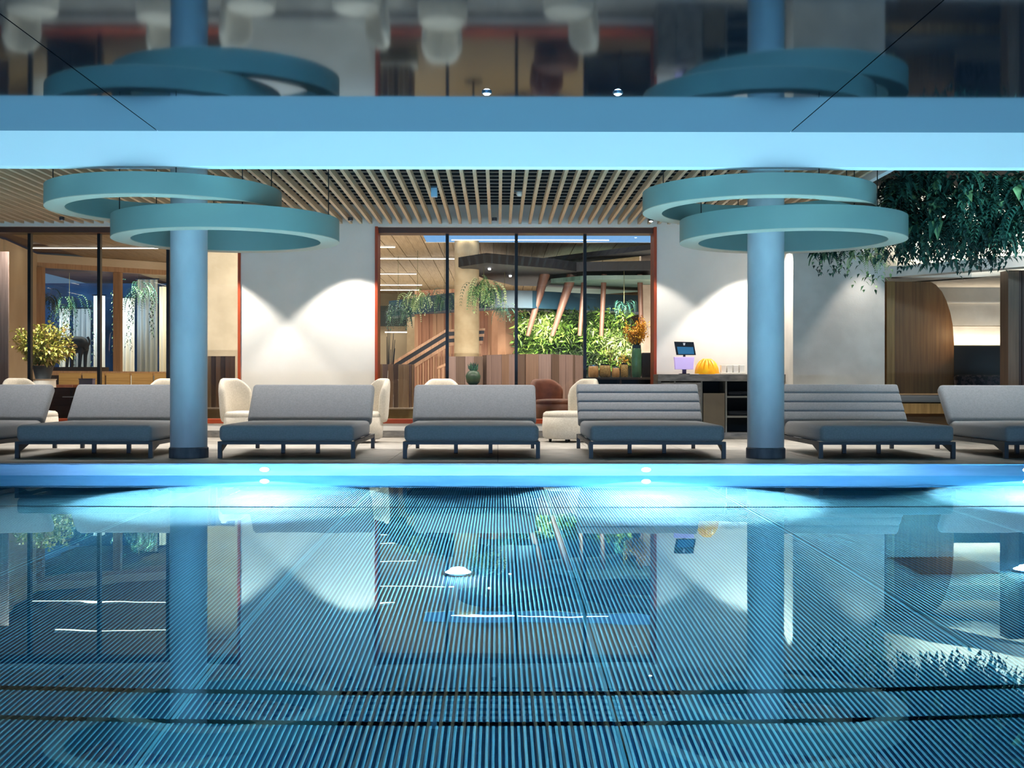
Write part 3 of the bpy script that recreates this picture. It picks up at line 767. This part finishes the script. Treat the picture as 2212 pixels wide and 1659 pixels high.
# ================================================================== LOBBY
W_s = [wood('stave_%d' % i, a, b, .5, 'z') for i, (a, b) in enumerate([('7c6250', '685040'), ('947a62', '7e644e'), ('5e4c40', '4e3c32'), ('84706a', '6c5a54'), ('a08668', '887054')])]
W_red = [wood('red_stave_%d' % i, a, b, .5, 'z') for i, (a, b) in enumerate([('9a6e54', '845a42'), ('b08a6c', '967254')])]
def stave_wall(name, label, pts, z0, z1, wid, mats, cat='partition', thick=.04, prof=True):
    """upright boards one by one along a polyline of plan points"""
    t = thing(name, label, cat, (pts[0][0], pts[0][1], z0))
    P0 = [Vector(p_) for p_ in pts]; k = 0
    shared = {}
    for a, b in zip(P0[:-1], P0[1:]):
        Ls = (b-a).length; n = max(1, round(Ls/wid)); w = Ls/n; ang = math.atan2(b.y-a.y, b.x-a.x)
        for i in range(n):
            mi = rnd.randrange(len(mats)); key = (round(w, 4), mi)
            if key not in shared: shared[key] = MB().box(.003, w-.003, -thick/2, thick/2, 0, z1-z0).mesh('stave', mats[mi])
            c = a + (b-a)*(i/n)
            o = link('stave', shared[key], None, t, (c.x-pts[0][0] + sin(ang)*.012*(k % 2), c.y-pts[0][1] - cos(ang)*.012*(k % 2), 0), (0, 0, ang)); k += 1
    return t
def pp(px, Y): return (PX(px, Y), Y)
# low partitions close behind the glass
stave_wall('stave_partition', 'low partition of upright brown boards behind the left column', [pp(436, 22.3), pp(508, 22.3)], PZ(882, 22.3), PZ(770, 22.3), .09, W_s)
stave_wall('stave_partition', 'low partition of upright brown boards at the lower left of the middle window', [pp(815, 22.3), pp(884, 22.3), pp(893, 22.9)], PZ(882, 22.3), PZ(787, 22.3), .09, W_s)
t = thing('ledge_bench', 'low olive stone ledge along the foot of the lobby windows', 'ledge', (0, 22.2, LF))
box('ledge_block', PX(436, 22.1), PX(900, 22.1), -.12, .35, 0, PZ(884, 22.1)-LF, M_ledge, t)
box('ledge_top', PX(436, 22.1), PX(900, 22.1), -.14, .37, PZ(884, 22.1)-LF, PZ(881, 22.1)-LF, M_cream, t)
# curved stave wall in the middle
arc = [pp(965, 26.5), pp(1004, 26.2)]
stave_wall('curved_stave_wall', 'short run of violet brown boards in front of the beige lobby column', [pp(966, 26.4), pp(1044, 26.2)], LF, PZ(770, 26.3), .2, W_s[2:4]+W_red[:1])
cv = [pp(1044, 26.4), pp(1085, 25.7), pp(1135, 25.3), pp(1190, 25.4), pp(1235, 26.0), pp(1262, 27.0)]
stave_wall('curved_stave_wall', 'curved wall of broad grey brown boards below the plant wall', cv, LF, PZ(766, 25.8), .22, W_s[2:4]+W_s[3:4]+W_s[:1])
# beige column
t = thing('lobby_column', 'round beige column in the lobby with plants at its top', 'column', (PX(1008, 29.2), 29.2, 0))
MB().lathe([(.288, LF), (.288, LC)], 40).obj('shaft', M_beigeconc, t, smooth=True)
for py in (655, 712):
    z = PZ(py, 29); MB().lathe([(.2905, z-.004), (.2905, z+.004)], 40, cap=False).obj('joint_ring', mat('column_joint_%d' % py, 'a08c6c', .8), t)
# staircase
YS = 29.5
t = thing('staircase_railing', 'rising wooden stair railing with two dark bands over upright balusters', 'stair railing', (0, 0, 0))
def sq(px, py): p_ = P(px, py, YS); return (p_.x, p_.z)
def band(name, pa, m_, y0=0, th=.05): return MB().sect([sq(*q) for q in pa], YS+y0, YS+y0+th).obj(name, m_, t)
band('handrail', [(838, 788), (962, 712), (1048, 709), (1048, 714), (964, 717), (846, 790)], W_red[1], -.03, .1)
band('dark_band', [(846, 789), (964, 717), (1046, 713), (1046, 722), (966, 727), (862, 790)], M_black)
band('middle_rail', [(862, 790), (966, 726), (1046, 721), (1046, 727), (968, 732), (873, 791)], W_red[1], -.02, .09)
band('dark_band', [(873, 791), (968, 731), (1044, 727), (1044, 736), (970, 741), (886, 792)], M_black)
band('lower_rail', [(886, 792), (970, 740), (1042, 736), (1042, 742), (972, 747), (896, 794)], W_red[1], -.02, .09)
for k in range(26):
    px = 896+k*5.6; py = 792-(px-896)*.60 if px < 972 else 746
    x_, z_ = sq(px, py); w_ = .034
    MB().box(x_, x_+w_, YS, YS+.05, LF, z_).obj('baluster', W_red[k % 2], t)
t = stave_wall('stair_wall', 'tall wall of upright reddish boards behind the staircase', [pp(896, 33), pp(985, 32.4), pp(1062, 32.6)], LF, PZ(628, 33), .11, W_red)
t = thing('terracotta_wall', 'curved terracotta plaster wall behind the beige lobby column', 'wall panel', (0, 0, 0))
vs = []; m = MB(); M_terra = mat('terracotta', 'c09474', .8, c2='b08262', scale=2)
pc = [pp(1062, 32.3), pp(1075, 31.9), pp(1092, 31.7), pp(1110, 31.9), pp(1130, 32.3)]
m.prism(pc + [(x_, y_+.2) for x_, y_ in pc[::-1]], LF, PZ(640, 32)).obj('wall_panel', M_terra, t)
# small second handrail
t = thing('lower_handrail', 'short pale wooden handrail before the balusters', 'handrail', (0, 0, 0))
MB().sect([(P(q, r, 27).x, P(q, r, 27).z) for q, r in ((944, 793), (966, 783), (966, 789), (944, 798))], 27, 27.06).obj('rail', W_red[1], t)
for px in (946, 955, 963): MB().box(PX(px, 27), PX(px, 27)+.04, 27.01, 27.05, LF, PZ(797-(px-946)*.45, 27)).obj('baluster', W_red[1], t)
# plant wall
t = thing('plant_wall', 'lush lime green living plant wall in the middle of the lobby', 'plant wall', (PX(1235, 30.9), 30.95, LF))
x0_, x1_ = PX(1113, 30.5), PX(1368, 30.5); zb_, zt_ = LF, PZ(672, 30.5)
box('backing_panel', x0_-t.location.x, x1_-t.location.x, .15, .25, 0, zt_-LF, mat('plant_backing', '10180c', .9), t)
mb = MB()
for i in range(5200):
    u = rnd.random(); v = rnd.random()
    p0 = Vector((x0_+(x1_-x0_)*u - t.location.x, rnd.uniform(-.1, .12), PZ(790, 30.5)-LF + (zt_-PZ(790, 30.5)+rnd.gauss(0, .05))*v))
    hue = sin(u*9)+cos(v*7+u*4)+rnd.gauss(0, .8)
    mi = 3 if hue > 1.7 else 2 if hue > .7 else 1 if hue > -.5 else 0
    d = Vector((rnd.gauss(0, .9), -.55, rnd.gauss(.15, .9)))
    leaf(mb, p0, d, Vector((0, 0, 1)) if rnd.random() < .5 else Vector((1, 0, .3)), rnd.uniform(.12, .27), rnd.uniform(.012, .04), mi, .15)
f = mb.obj('foliage', G_lime, t, fix=False); f['kind'] = 'stuff'
light('plant_wall_light', 'AREA', (PX(1235, 28.6), 28.9, 3.2), (PX(1235, 30.8), 30.9, 1.5), (1, .95, .82), 190, 3, .3, 75)
light('lobby_column_light', 'SPOT', (PX(990, 25), 25, 3.9), (PX(1008, 29), 29, 2.2), WARM, 90, .2, angle=60)

# suspended dark canopies
M_canopy = mat('canopy_navy', '0a0f16', .6, c2='070b10', scale=1.2)
M_canopyt = mat('canopy_teal', '123444', .5, c2='0c2836', scale=1.5)
def on_z(px, py, z):
    Y = (z-CAMZ)*F/(829.5-py); return (PX(px, Y), Y)
cz = 3.55
t = thing('suspended_canopy', 'large dark navy canopy hanging in the middle of the lobby', 'canopy', (0, 0, cz))
o1 = [on_z(*q, cz) for q in ((990, 577), (1050, 568), (1110, 573), (1200, 580), (1245, 586), (1405, 583), (1500, 584), (1500, 604), (1240, 600), (1170, 618), (1110, 617), (1040, 600))]
MB().prism(o1, 0, .22).obj('canopy_board', M_canopy, t)
for q in ((1057, 580), (1102, 595)):
    x_, y_ = on_z(*q, cz); MB().tube([(x_, y_, 0), (x_, y_, -.03)], .03, 10).obj('canopy_light', E_spot, t)
cz2 = 3.0
t = thing('teal_canopy', 'teal curved canopy edge with trailing plants before the stairs', 'canopy', (0, 0, 2.72))
a0 = [(PX(q, y_), y_) for q, y_ in ((840, 34), (905, 32.6), (970, 31), (1060, 30), (1150, 30.2), (1250, 31), (1420, 32))]
MB().prism(a0 + [(x_, y_+1.2) for x_, y_ in a0[::-1]], 0, .42).obj('canopy_edge', M_canopyt, t)
t = thing('upper_canopy', 'dark slanting canopy wing crossing the top right of the middle window', 'canopy', (0, 0, 3.9))
o3 = [on_z(*q, 3.9) for q in ((1110, 573), (1160, 569), (1265, 556), (1420, 537), (1420, 549), (1265, 566), (1180, 577))]
MB().prism(o3, 0, .12).obj('canopy_board', M_canopy, t)
t = thing('rippled_canopy', 'pale rippled ceiling disc seen beyond the dark canopy', 'canopy', (0, 0, 3.35))
M_rip = mat('rippled_glass', '6f8c84', .4, c2='38564e', scale=1.1, stretch=(.6, 5, 1), detail=6)
o4 = [on_z(*q, 3.35) for q in ((1165, 632), (1190, 611), (1265, 604), (1405, 603), (1405, 628), (1265, 638))]
MB().prism(o4, 0, .1).obj('disc', M_rip, t)
# slanting wooden posts
M_post = wood('slant_post', '6e4e40', '543a30', .5, 'z')
for k, (q0, r0, q1, r1) in enumerate(((1178, 588, 1140, 690), (1236, 592, 1193, 690), (1262, 606, 1252, 690), (1305, 590, 1299, 690), (1382, 588, 1386, 690))):
    a_, b_ = P(q0, r0, 30.35), P(q1, r1, 30.35)
    t = thing('slanting_post', ['leftmost slanting wooden post rising from the plant wall', 'second slanting wooden post from the left above the plant wall', 'wooden post just left of the rightmost black mullion', 'thin upright wooden post right of the rightmost black mullion', 'wooden post at the right end of the middle window'][k], 'post', b_, 0, 'wooden posts above the plant wall')
    MB().tube([(0, 0, -.4), a_-b_], [.05, .13 if k < 2 else .07], 8).obj('shaft', M_post, t, smooth=True)
    MB().tube([(a_-b_)*.98, (a_-b_)*1.04], .15 if k < 2 else .09, 8).obj('top_cap', M_canopy, t)
# canopies plants
def bunch(px, py, Y, r, n, mats, name, label, group='plants hanging in the lobby', low=.4, top=None):
    c = P(px, py, Y); mb = MB()
    for i in range(n):
        d = rv(); d.z = abs(d.z)*.8+.1; frond(mb, c + Vector((rnd.gauss(0, r*.3), rnd.gauss(0, r*.2), rnd.gauss(0, r*.2))), d, r*rnd.uniform(.7, 1.3), r*.2, len(mats), 2.2, 9, .2)
    for i in range(n//3): strand(mb, c + Vector((rnd.gauss(0, r*.5), rnd.gauss(0, r*.3), 0)), r*rnd.uniform(.6, 1.5)*low*2, r*.14, len(mats))
    t = plant(name, label, mb, mats, tuple(c), 'hanging plant', group)
    MB().tube([(0, 0, 0), (0, 0, (top or LC)-c.z)], .006, 5).obj('cord', M_stem, t)
    return t
bunch(902, 640, 31.6, .42, 46, G_mid, 'hanging_fern', 'bright white green fern hanging left of the leftmost middle mullion')
bunch(1045, 618, 28.3, .5, 60, G_mid, 'hanging_fern', 'big spiky green fern spilling over the top of the beige lobby column', top=3.54)
bunch(960, 640, 29.8, .35, 30, G_dark, 'hanging_fern', 'dark green fern behind the leftmost middle mullion')
bunch(1090, 668, 29.6, .3, 26, G_dark, 'hanging_fern', 'small dark vine trailing beside the second middle mullion', top=3.54)
bunch(1348, 655, 29.4, .3, 24, G_dark, 'hanging_fern', 'small dark fern hanging above the right end of the plant wall', top=3.54)
bunch(860, 668, 33, .45, 40, G_dark, 'hanging_fern', 'dark hanging foliage at the left edge of the middle window')
# dark niche at the left of middle window
t = thing('corridor_niche', 'dark passage with a pale wall and a thin light at the left of the stairs', 'passage', (0, 0, 0))
x0_, x1_ = PX(800, 36), PX(896, 36)
box('niche_wall', x0_-.5, x1_+.3, 36, 36.1, LF, PZ(705, 36), mat('niche_beige', '9c9078', .8), t)
box('niche_lintel', x0_-.5, x1_+.3, 35.8, 36.1, PZ(705, 36), PZ(662, 36), mat('niche_dark', '1c2420', .8), t)
box('niche_light', PX(832, 35.7), PX(880, 35.7), 35.65, 35.7, PZ(719, 35.7), PZ(717, 35.7), E_line, t)
box('niche_post', PX(880, 35.6), PX(897, 35.6), 35.4, 35.7, LF, PZ(640, 35.6), M_beigeconc, t)
t = thing('tall_twigs', 'bundle of dark upright twigs in a white floor vase left of the stairs', 'twigs', (PX(838, 25), 25, LF))
for k in range(9):
    a = rnd.uniform(-.09, .09); h_ = rnd.uniform(1.3, 1.85)
    MB().tube([(a*.4, 0, .1), (a, rnd.uniform(-.05, .05), h_*.6), (a*1.6, 0, h_)], [.012, .01, .006], 5).obj('twig', M_black, t)
MB().lathe([(.05, 0), (.12, .15), (.13, .35), (.06, .7), (.04, .95)], 24).obj('vase', M_white, t, smooth=True)
# cactus vase
t = thing('green_vase', 'dark green ribbed vase with a pointed plant before the boards', 'vase', (PX(1022, 24.5), 24.5, PZ(832, 24.5)))
MB().lathe([(.07, 0), (.13, .06), (.15, .18), (.11, .26), (.06, .29)], 24).obj('body', mat('vase_green', '2f4a34', .4, c2='22382a', scale=8), t, smooth=True)
mb = MB()
for i in range(40): leaf(mb, Vector((rnd.gauss(0, .03), rnd.gauss(0, .03), .27)), Vector((rnd.gauss(0, .35), rnd.gauss(0, .35), 1)), Vector((0, 1, 0)), rnd.uniform(.1, .2), .02, rnd.randrange(3), 0)
mb.obj('leaves', G_dark, t, fix=False)['kind'] = 'stuff'
t2 = thing('vase_table', 'dark round side table under the green vase', 'table', (PX(1022, 24.5), 24.5, LF))
MB().lathe([(.2, PZ(832, 24.5)-LF-.03), (.2, PZ(832, 24.5)-LF)], 24).obj('table_top', M_black, t2)
MB().lathe([(.18, 0), (.18, .02), (.02, .03), (.02, PZ(832, 24.5)-LF-.03)], 16).obj('pedestal', M_black, t2)

# sideboard with lanterns on the right
YB = 22.2
t = thing('dark_sideboard', 'long dark sideboard behind the right pane of the middle window', 'sideboard', (PX(1266, YB), YB, LF))
bw = PX(1412, YB)-PX(1266, YB); bh = PZ(815, YB)-LF
M_sb = mat('sideboard_dark', '3a342c', .5, c2='2c2822', scale=3)
box('board_top', 0, bw, 0, .5, bh-.04, bh, M_sb, t, bevel=.004)
for a in (0, .5, .97): box('side_panel', bw*a, bw*a+.035, .02, .5, 0, bh-.04, M_sb, t)
box('door', .05, bw*.5-.01, .02, .045, .08, bh-.2, M_sb, t); box('door', bw*.5+.045, bw*.97-.01, .02, .045, .08, bh-.2, M_sb, t)
box('back_board', 0, bw, .47, .5, 0, bh-.04, M_darkjoint, t)
TB = PZ(815, YB)
M_amb = mat('amber_jar', 'c8a070', .3, c2='a07848', scale=12, emit='d89a4a', estr=.08)
M_wicker = mat('wicker', 'c9ab6c', .6, c2='8c7038', scale=60, bump=.4, bscale=120)
def jar(px, py0, py1, wpx, label, m_, lidm, name='lantern_jar', cat='lantern'):
    Y = YB+.22; r = wpx/2*Y/F; h_ = PZ(py0, Y)-PZ(py1, Y)
    t = thing(name, label, cat, (PX(px, Y), Y, TB), 0, 'jars and vases on the sideboard')
    MB().lathe([(r*.8, 0), (r, h_*.1), (r*1.02, h_*.55), (r*.92, h_*.86), (r*.8, h_*.9)], 24).obj('jar_body', m_, t, smooth=True)
    MB().lathe([(r*.84, h_*.9), (r*.84, h_), (r*.7, h_)], 24, cap=False).obj('rim', lidm, t)
    return t
jar(1282, 788, 815, 22, 'low glass candle jar at the left end of the sideboard', M_amb, M_steel)
jar(1307, 786, 815, 24, 'round wicker lantern, second object on the sideboard', M_wicker, M_black)
jar(1330, 792, 815, 17, 'small amber glass jar between the two wicker lanterns', M_amb, M_steel)
jar(1349, 784, 815, 16, 'slim wicker lantern beside the tall green vase', M_wicker, M_black)
tv = jar(1375, 745, 815, 22, 'tall green glass vase holding golden blossom branches', mat('tall_vase_green', '4d7a5c', .25, c2='35604a', scale=5), M_canopyt, 'tall_vase', 'vase')
t = thing('black_box', 'black box planter at the right end of the sideboard', 'planter', (PX(1396, YB+.25), YB+.25, TB))
box('box_shell', -.085, .085, -.08, .08, 0, PZ(764, YB+.25)-TB, M_black, t, bevel=.005)
box('box_liner', -.075, .075, -.07, .07, PZ(764, YB+.25)-TB, PZ(763, YB+.25)-TB+.01, M_darkjoint, t)
c = P(1375, 745, YB+.22)
t = thing('golden_branches', 'cloud of golden yellow blossom branches in the tall green vase', 'flowers', tuple(c))
mb = MB(); sb = MB()
for i in range(46):
    d = Vector((rnd.gauss(0, .45), rnd.gauss(0, .35), 1)).normalized(); ln = rnd.uniform(.25, .5)
    e = d*ln; sb.tube([(0, 0, -.1), e*.5+Vector((0, 0, .02)), e], [.004, .003, .002], 4, 0, False)
    for j in range(44):
        q = e*rnd.uniform(.25, 1.05)+rv()*.05; leaf(mb, q, rv(), Vector((0, 0, 1)), .045, .013, rnd.randrange(3), .1)
sb.obj('branches', M_stem, t, fix=False); mb.obj('blossoms', G_gold, t, fix=False)['kind'] = 'stuff'
for k, (px, py, mats_, lb) in enumerate(((1290, 790, G_mid, 'small leafy plant in the low candle jar'), (1318, 770, G_yel, 'loose bouquet with yellow blooms above the wicker lantern'), (1347, 783, G_gold, 'small yellow posy above the slim wicker lantern'))):
    c = P(px, py, YB+.3); mb = MB()
    for i in range(60): leaf(mb, c + Vector((rnd.gauss(0, .05), rnd.gauss(0, .04), rnd.gauss(.03, .07))), rv(), Vector((0, 0, 1)), .06, .014, rnd.randrange(len(mats_)), .3)
    pl = plant('bouquet', lb, mb, mats_, (c.x, c.y, TB), 'bouquet', 'small bouquets on the sideboard')
    MB().tube([(0, 0, .02), (0, 0, c.z-TB)], .005, 5).obj('stem', M_stem, pl)
# lobby pilaster behind
struct(box('wall_lobby_pier', PX(1385, 31), PX(1450, 31), 31, 31.4, LF, LC, mat('lobby_pier', 'b9a898', .8, c2='a59484', scale=3)), 'pale pier at the right of the lobby', 'pier')

# brown leather armchair
t = thing('leather_armchair', 'rounded brown leather armchair behind the cream armchair', 'armchair', (PX(1198, 22.0), 22.0, LF), radians(30))
bshell = CM[0].copy(); bshell.materials.clear(); bshell.materials.append(M_leather)
link('back_shell', bshell, None, t, None).scale = (1.05, 1.05, .80)
sdm = CM[1].copy(); sdm.materials.clear(); sdm.materials.append(M_leather)
link('seat_cushion', sdm, None, t, (0, -.05, -.05))
for a in (45, 135, 225, 315): link('foot', CM[2], None, t, (.25*cos(radians(a)), .25*sin(radians(a)), 0))

# left window interior --------------------------------------------------
M_bulk = mat('beige_bulkhead', 'd8c4a4', .8, c2='ccb694', scale=1)
A_ = (PX(0, 29.0), 29.0); B_ = (PX(76, 32.5), 32.5); D_ = (PX(380, 35.4), 35.4)
struct(MB().prism([(A_[0]-3, A_[1]-1.5), A_, B_, (B_[0], B_[1]+.3), (A_[0], A_[1]+.3), (A_[0]-3, A_[1]-1.2)], LF, LC).obj('wall_lobby_left', M_bulk), 'beige lobby wall at the far left behind the bush', 'wall')
hz0 = 251*32.5/2700+CAMZ
def lerp(u): return (B_[0]+(D_[0]-B_[0])*u, B_[1]+(D_[1]-B_[1])*u)
inner = empty_struct('window_3', 'slanting timber framed glazing inside the lobby looking into a blue garden room', 'window')
E_ = (D_[0]+1.6, D_[1]+.75)
MB().prism([B_, E_, (E_[0], E_[1]+.25), (B_[0], B_[1]+.25)], hz0+.13, LC).obj('bulkhead', M_bulk, inner)
M_tim = wood('timber_frame', 'bc946c', 'a47e58', .5, 'z')
MB().prism([B_, E_, (E_[0], E_[1]+.2), (B_[0], B_[1]+.2)], hz0, hz0+.13).obj('head_rail', M_tim, inner)
MB().prism([B_, E_, (E_[0], E_[1]+.2), (B_[0], B_[1]+.2)], PZ(812, 34), PZ(803, 34)).obj('sill_rail', M_tim, inner)
for u in (0.0, .535, 1.0):
    c = lerp(u); MB().box(c[0], c[0]+.20, c[1]-.04, c[1]+.16, LF, hz0).obj('timber_post', M_tim, inner)
for a, b in ((0.03, .53), (.57, 1.0)):
    p0, p1 = lerp(a), lerp(b)
    MB().add([(p0[0], p0[1]+.06, LF), (p1[0], p1[1]+.06, LF), (p1[0], p1[1]+.06, hz0), (p0[0], p0[1]+.06, hz0)], [(0, 1, 2, 3)]).obj('pane', M_pane, inner)
struct(box('wall_garden', PX(0, 42), PX(470, 42), 42, 42.1, LF, LC, mat('garden_blue', '1f4f7c', .8, c2='12304e', scale=1.2)), 'deep blue wall of the garden room', 'wall')
M_cur = mat('curtain_cream', 'e4dac2', .9, c2='cfc2a6', scale=2, stretch=(6, 6, .3))
M_curg = mat('curtain_grey', '8c8c80', .9, c2='6f7068', scale=2, stretch=(6, 6, .3))
for k, (q0, q1, r0, m_, lb) in enumerate(((128, 150, 668, M_cur, 'short cream curtain behind the animal sculpture, left'), (158, 196, 668, M_curg, 'grey green curtain behind the animal sculpture'), (202, 226, 640, M_cur, 'cream curtain left of the timber post'), (247, 262, 640, M_curg, 'grey curtain right of the timber post'),
        (264, 290, 645, M_cur, 'bright cream curtain right of the timber post'), (296, 340, 605, M_curg, 'wide grey curtain in the right garden pane'), (344, 372, 620, M_cur, 'cream curtain beside the left column'))):
    Yc = 40.0; xa, xb = PX(q0, Yc), PX(q1, Yc); t = thing('curtain', lb, 'curtain', (xa, Yc, LF), 0, 'curtains in the garden room')
    zt = PZ(r0, Yc)-LF; n = 24; v = []
    for i in range(n+1):
        u = i/n; v.append(((xb-xa)*u, .05*sin(u*pi*2*((xb-xa)/.16))))
    m = MB(); m.add([(x_, y_, 0) for x_, y_ in v]+[(x_, y_, zt) for x_, y_ in v], [(i, i+1, n+2+i, n+1+i) for i in range(n)])
    m.obj('drape', m_, t, smooth=True, fix=False)
    MB().tube([(-.05, 0, zt+.02), (xb-xa+.05, 0, zt+.02)], .02, 6).obj('curtain_rod', M_black, t)
light('bush_fill', 'AREA', (PX(93, 23), 22.8, 3.6), (PX(93, 24.5), 24.5, 1.3), (1, .96, .86), 70, 1.0, .3, 120)  # added fill to bring out the bush's green
light('garden_light', 'AREA', (PX(240, 37.5), 37.6, 3.9), (PX(240, 40), 40, 1), (1, .95, .85), 260, 6, .6, 160)
light('garden_blue', 'AREA', (PX(150, 38), 38.5, 3.0), (PX(150, 41), 41.5, 3.4), (.2, .5, 1), 90, 4, .6, 160)
for k, (q, r, Yc, lb) in enumerate(((97, 640, 36.4, 'tall dark vine hanging at the left of the garden glazing'), (150, 655, 38, 'pale trailing vine hanging in the middle of the garden pane'), (300, 625, 38, 'green foliage at the top of the right garden pane'))):
    bunch(q, r, Yc, .55, 30, G_dark, 'garden_vine', lb, 'vines in the garden room', 1.2)
# animal sculpture: body, neck, head, legs as one mesh
t = thing('animal_sculpture', 'dark life size sculpture of a grazing calf in the garden room', 'sculpture', (0, 0, 0))
Ya = 36.6
def aq(px, py, dy=0): p_ = P(px, py, Ya); return Vector((p_.x, Ya+dy, p_.z))
M_ani = mat('sculpture_dark', '2c3a4c', .5, c2='1c2634', scale=5)
am = MB()
am.tube([aq(146, 738), aq(152, 742), aq(162, 745), aq(174, 744), aq(183, 742), aq(190, 738)], [.06, .22, .26, .24, .22, .10], 14)
am.tube([aq(153, 740), aq(145, 735), aq(137, 737), aq(131, 744)], [.17, .13, .12, .06], 12)
for q0, q1, dy in ((151, 147, -.1), (154, 152, .12), (178, 174, -.1), (182, 181, .12)):
    am.tube([aq(q0, 750, dy), aq((q0+q1)/2, 768, dy), aq(q1, 794, dy)], [.11, .06, .045], 8)
am.tube([aq(189, 728), aq(193, 735), aq(194, 745)], [.04, .03, .02], 6)
am.obj('body', M_ani, t, smooth=True)
t['label'] = 'dark sculpture of a standing four legged animal behind the bush'
t = thing('sculpture_plinth', 'low dark plinth under the animal sculpture', 'plinth', (0, 0, 0))
box('plinth_block', PX(120, Ya), PX(226, Ya), Ya-.4, Ya+.4, LF, PZ(794, Ya), mat('plinth_dark', '4a3428', .6), t)
# bush in pot
Yb = 24.5
cb = P(93, 790, Yb)
t = thing('leafy_bush', 'big yellow green leafy bush in a dark round pot', 'bush', (cb.x, Yb, LF))
mb = MB(); stm = MB()
for i in range(95):
    d = Vector((rnd.gauss(0, .55), rnd.gauss(0, .5), rnd.uniform(.3, 1.1))).normalized(); ln = rnd.uniform(.35, .85)*(.65+.35*d.z)
    base = Vector((0, 0, cb.z-LF+.05)); e = base+d*ln; stm.tube([base, base+d*ln*.5+Vector((0, 0, .03)), e], [.008, .005, .003], 4, 0, False)
    for j in range(48):
        q = base+d*ln*rnd.uniform(.2, 1.03)+rv()*.08; leaf(mb, q, rv()+d, Vector((0, 0, 1)), rnd.uniform(.07, .12), .032, rnd.choice((1, 1, 2, 2, 2, 3)), .3)
mb.obj('foliage', G_yel, t, fix=False)['kind'] = 'stuff'; stm.obj('stems', M_stem, t, fix=False)
t = thing('bush_pot', 'dark slate round pot on a white stand holding the leafy bush', 'pot', (cb.x, Yb, LF))
zp = cb.z-LF
MB().lathe([(.14, zp-.26), (.20, zp-.02), (.21, zp), (.19, zp), (.18, zp-.04), (0, zp-.05)], 28).obj('pot_body', mat('pot_slate', '3c434c', .5), t, smooth=True)
MB().lathe([(.26, 0), (.24, zp-.29), (.26, zp-.26), (0, zp-.26)], 24).obj('stand', M_white, t)
# red sign
ps = P(53, 669, 28.3)
s_n = Vector((B_[0]-A_[0], B_[1]-A_[1])).normalized()
u_ = .7; wx, wy = A_[0]+(B_[0]-A_[0])*u_, A_[1]+(B_[1]-A_[1])*u_
t = thing('fire_sign', 'small red sign with white symbols on the beige lobby wall', 'sign', (wx+s_n.y*.02, wy-s_n.x*.02, PZ(669, wy)), math.atan2(s_n.y, s_n.x))
box('sign_plate', -.09, .09, -.012, 0, -.13, .13, mat('sign_red', 'b8283a', .5), t)
for a, b, c_, d_ in ((-.06, -.03, .02, .1), (.01, .06, .05, .1), (.01, .03, -.02, .05), (-.06, .06, -.06, -.045), (-.03, -.01, -.11, -.07)): box('sign_mark', a, b, -.016, -.012, c_, d_, M_white, t)
# timber panel at far left
t = thing('timber_panel', 'upright reddish timber panel at the left edge of the left window', 'panel', (PX(-60, 23), 23, LF))
for k in range(4): box('panel_board', k*.165, k*.165+.16, 0, .05, 0, PZ(545, 23)-LF, [W_s[3], W_red[0], W_s[1], W_s[3]][k], t)
# bench row and low cabinets
M_och = wood('ochre_wood', 'c49a58', 'a87e40', .5, 'x')
for k, (q0, q1, lb) in enumerate(((112, 160, 'leftmost ochre wooden crate seat'), (164, 212, 'ochre wooden crate seat left of the timber post'), (216, 268, 'ochre wooden crate seat in front of the timber post'), (272, 318, 'ochre wooden crate seat right of the timber post'), (322, 366, 'ochre wooden crate seat beside the left column'))):
    Yk = 27.5; xa, xb = PX(q0, Yk), PX(q1, Yk); z1_ = PZ(806, Yk)-LF
    t = thing('crate_seat', lb, 'seat', (xa, Yk, LF), 0, 'ochre crate seats behind the left window')
    w = xb-xa
    box('seat_box', 0, w, 0, .5, 0, z1_*.62, M_och, t, bevel=.008)
    box('seat_back', 0, w, .42, .5, z1_*.62, z1_, M_och, t, bevel=.008)
    box('seat_pad', .03, w-.03, .02, .40, z1_*.62, z1_*.72, M_leather, t, bevel=.02)
t = thing('low_cabinet', 'low dark brown cabinet with a white tray right of the leftmost armchair', 'cabinet', (PX(100, 21.9), 21.9, LF))
ch = PZ(838, 21.9)-LF; w = PX(205, 21.9)-PX(100, 21.9)
M_cab = wood('cabinet_brown', '6a4a3c', '543a30', .5, 'x')
box('cabinet_body', 0, w, .02, .5, 0, ch-.02, M_cab, t); box('cabinet_top', -.01, w+.01, 0, .51, ch-.02, ch, M_cab, t)
for k in range(2): box('cabinet_door', .02+k*w/2, w/2-.01+k*w/2, 0, .02, .05, ch-.05, M_cab, t)
box('pull_shelf', w*.38, w*.62, -.12, .0, ch-.17, ch-.155, M_white, t)
t = thing('violet_box', 'small pale violet box standing on the low brown cabinet', 'box', (PX(186, 22.1), 22.15, PZ(838, 21.9)))
box('box_shell', -.12, .12, -.08, .08, 0, .14, mat('violet_grey', '8c86a4', .7), t, bevel=.01); box('box_lid', -.125, .125, -.085, .085, .14, .16, MATS['violet_grey'], t)
# blue skylight slot
xs0, ys0 = on_z(918, 521, LC-.02); xs1, ys1 = on_z(1420, 509, LC-.02)
t = thing('light_slot', 'long pale blue light slot in the wooden lobby ceiling', 'ceiling light', ((xs0+xs1)/2, ys0, LC-.02))
yl = on_z(1000, 522, LC-.02)[1]; yh = on_z(1000, 509, LC-.02)[1]
box('slot_panel', -4.2+.0, 4.4, yh-ys0, yl-ys0, -.012, 0, emis('slot_blue', '7fb2e8', 1.0), t)
t.location.x = PX(918, (yl+yh)/2)+4.2
box('slot_frame', -4.24, 4.44, yl-ys0, yl-ys0+.05, -.02, .01, M_cream, t)
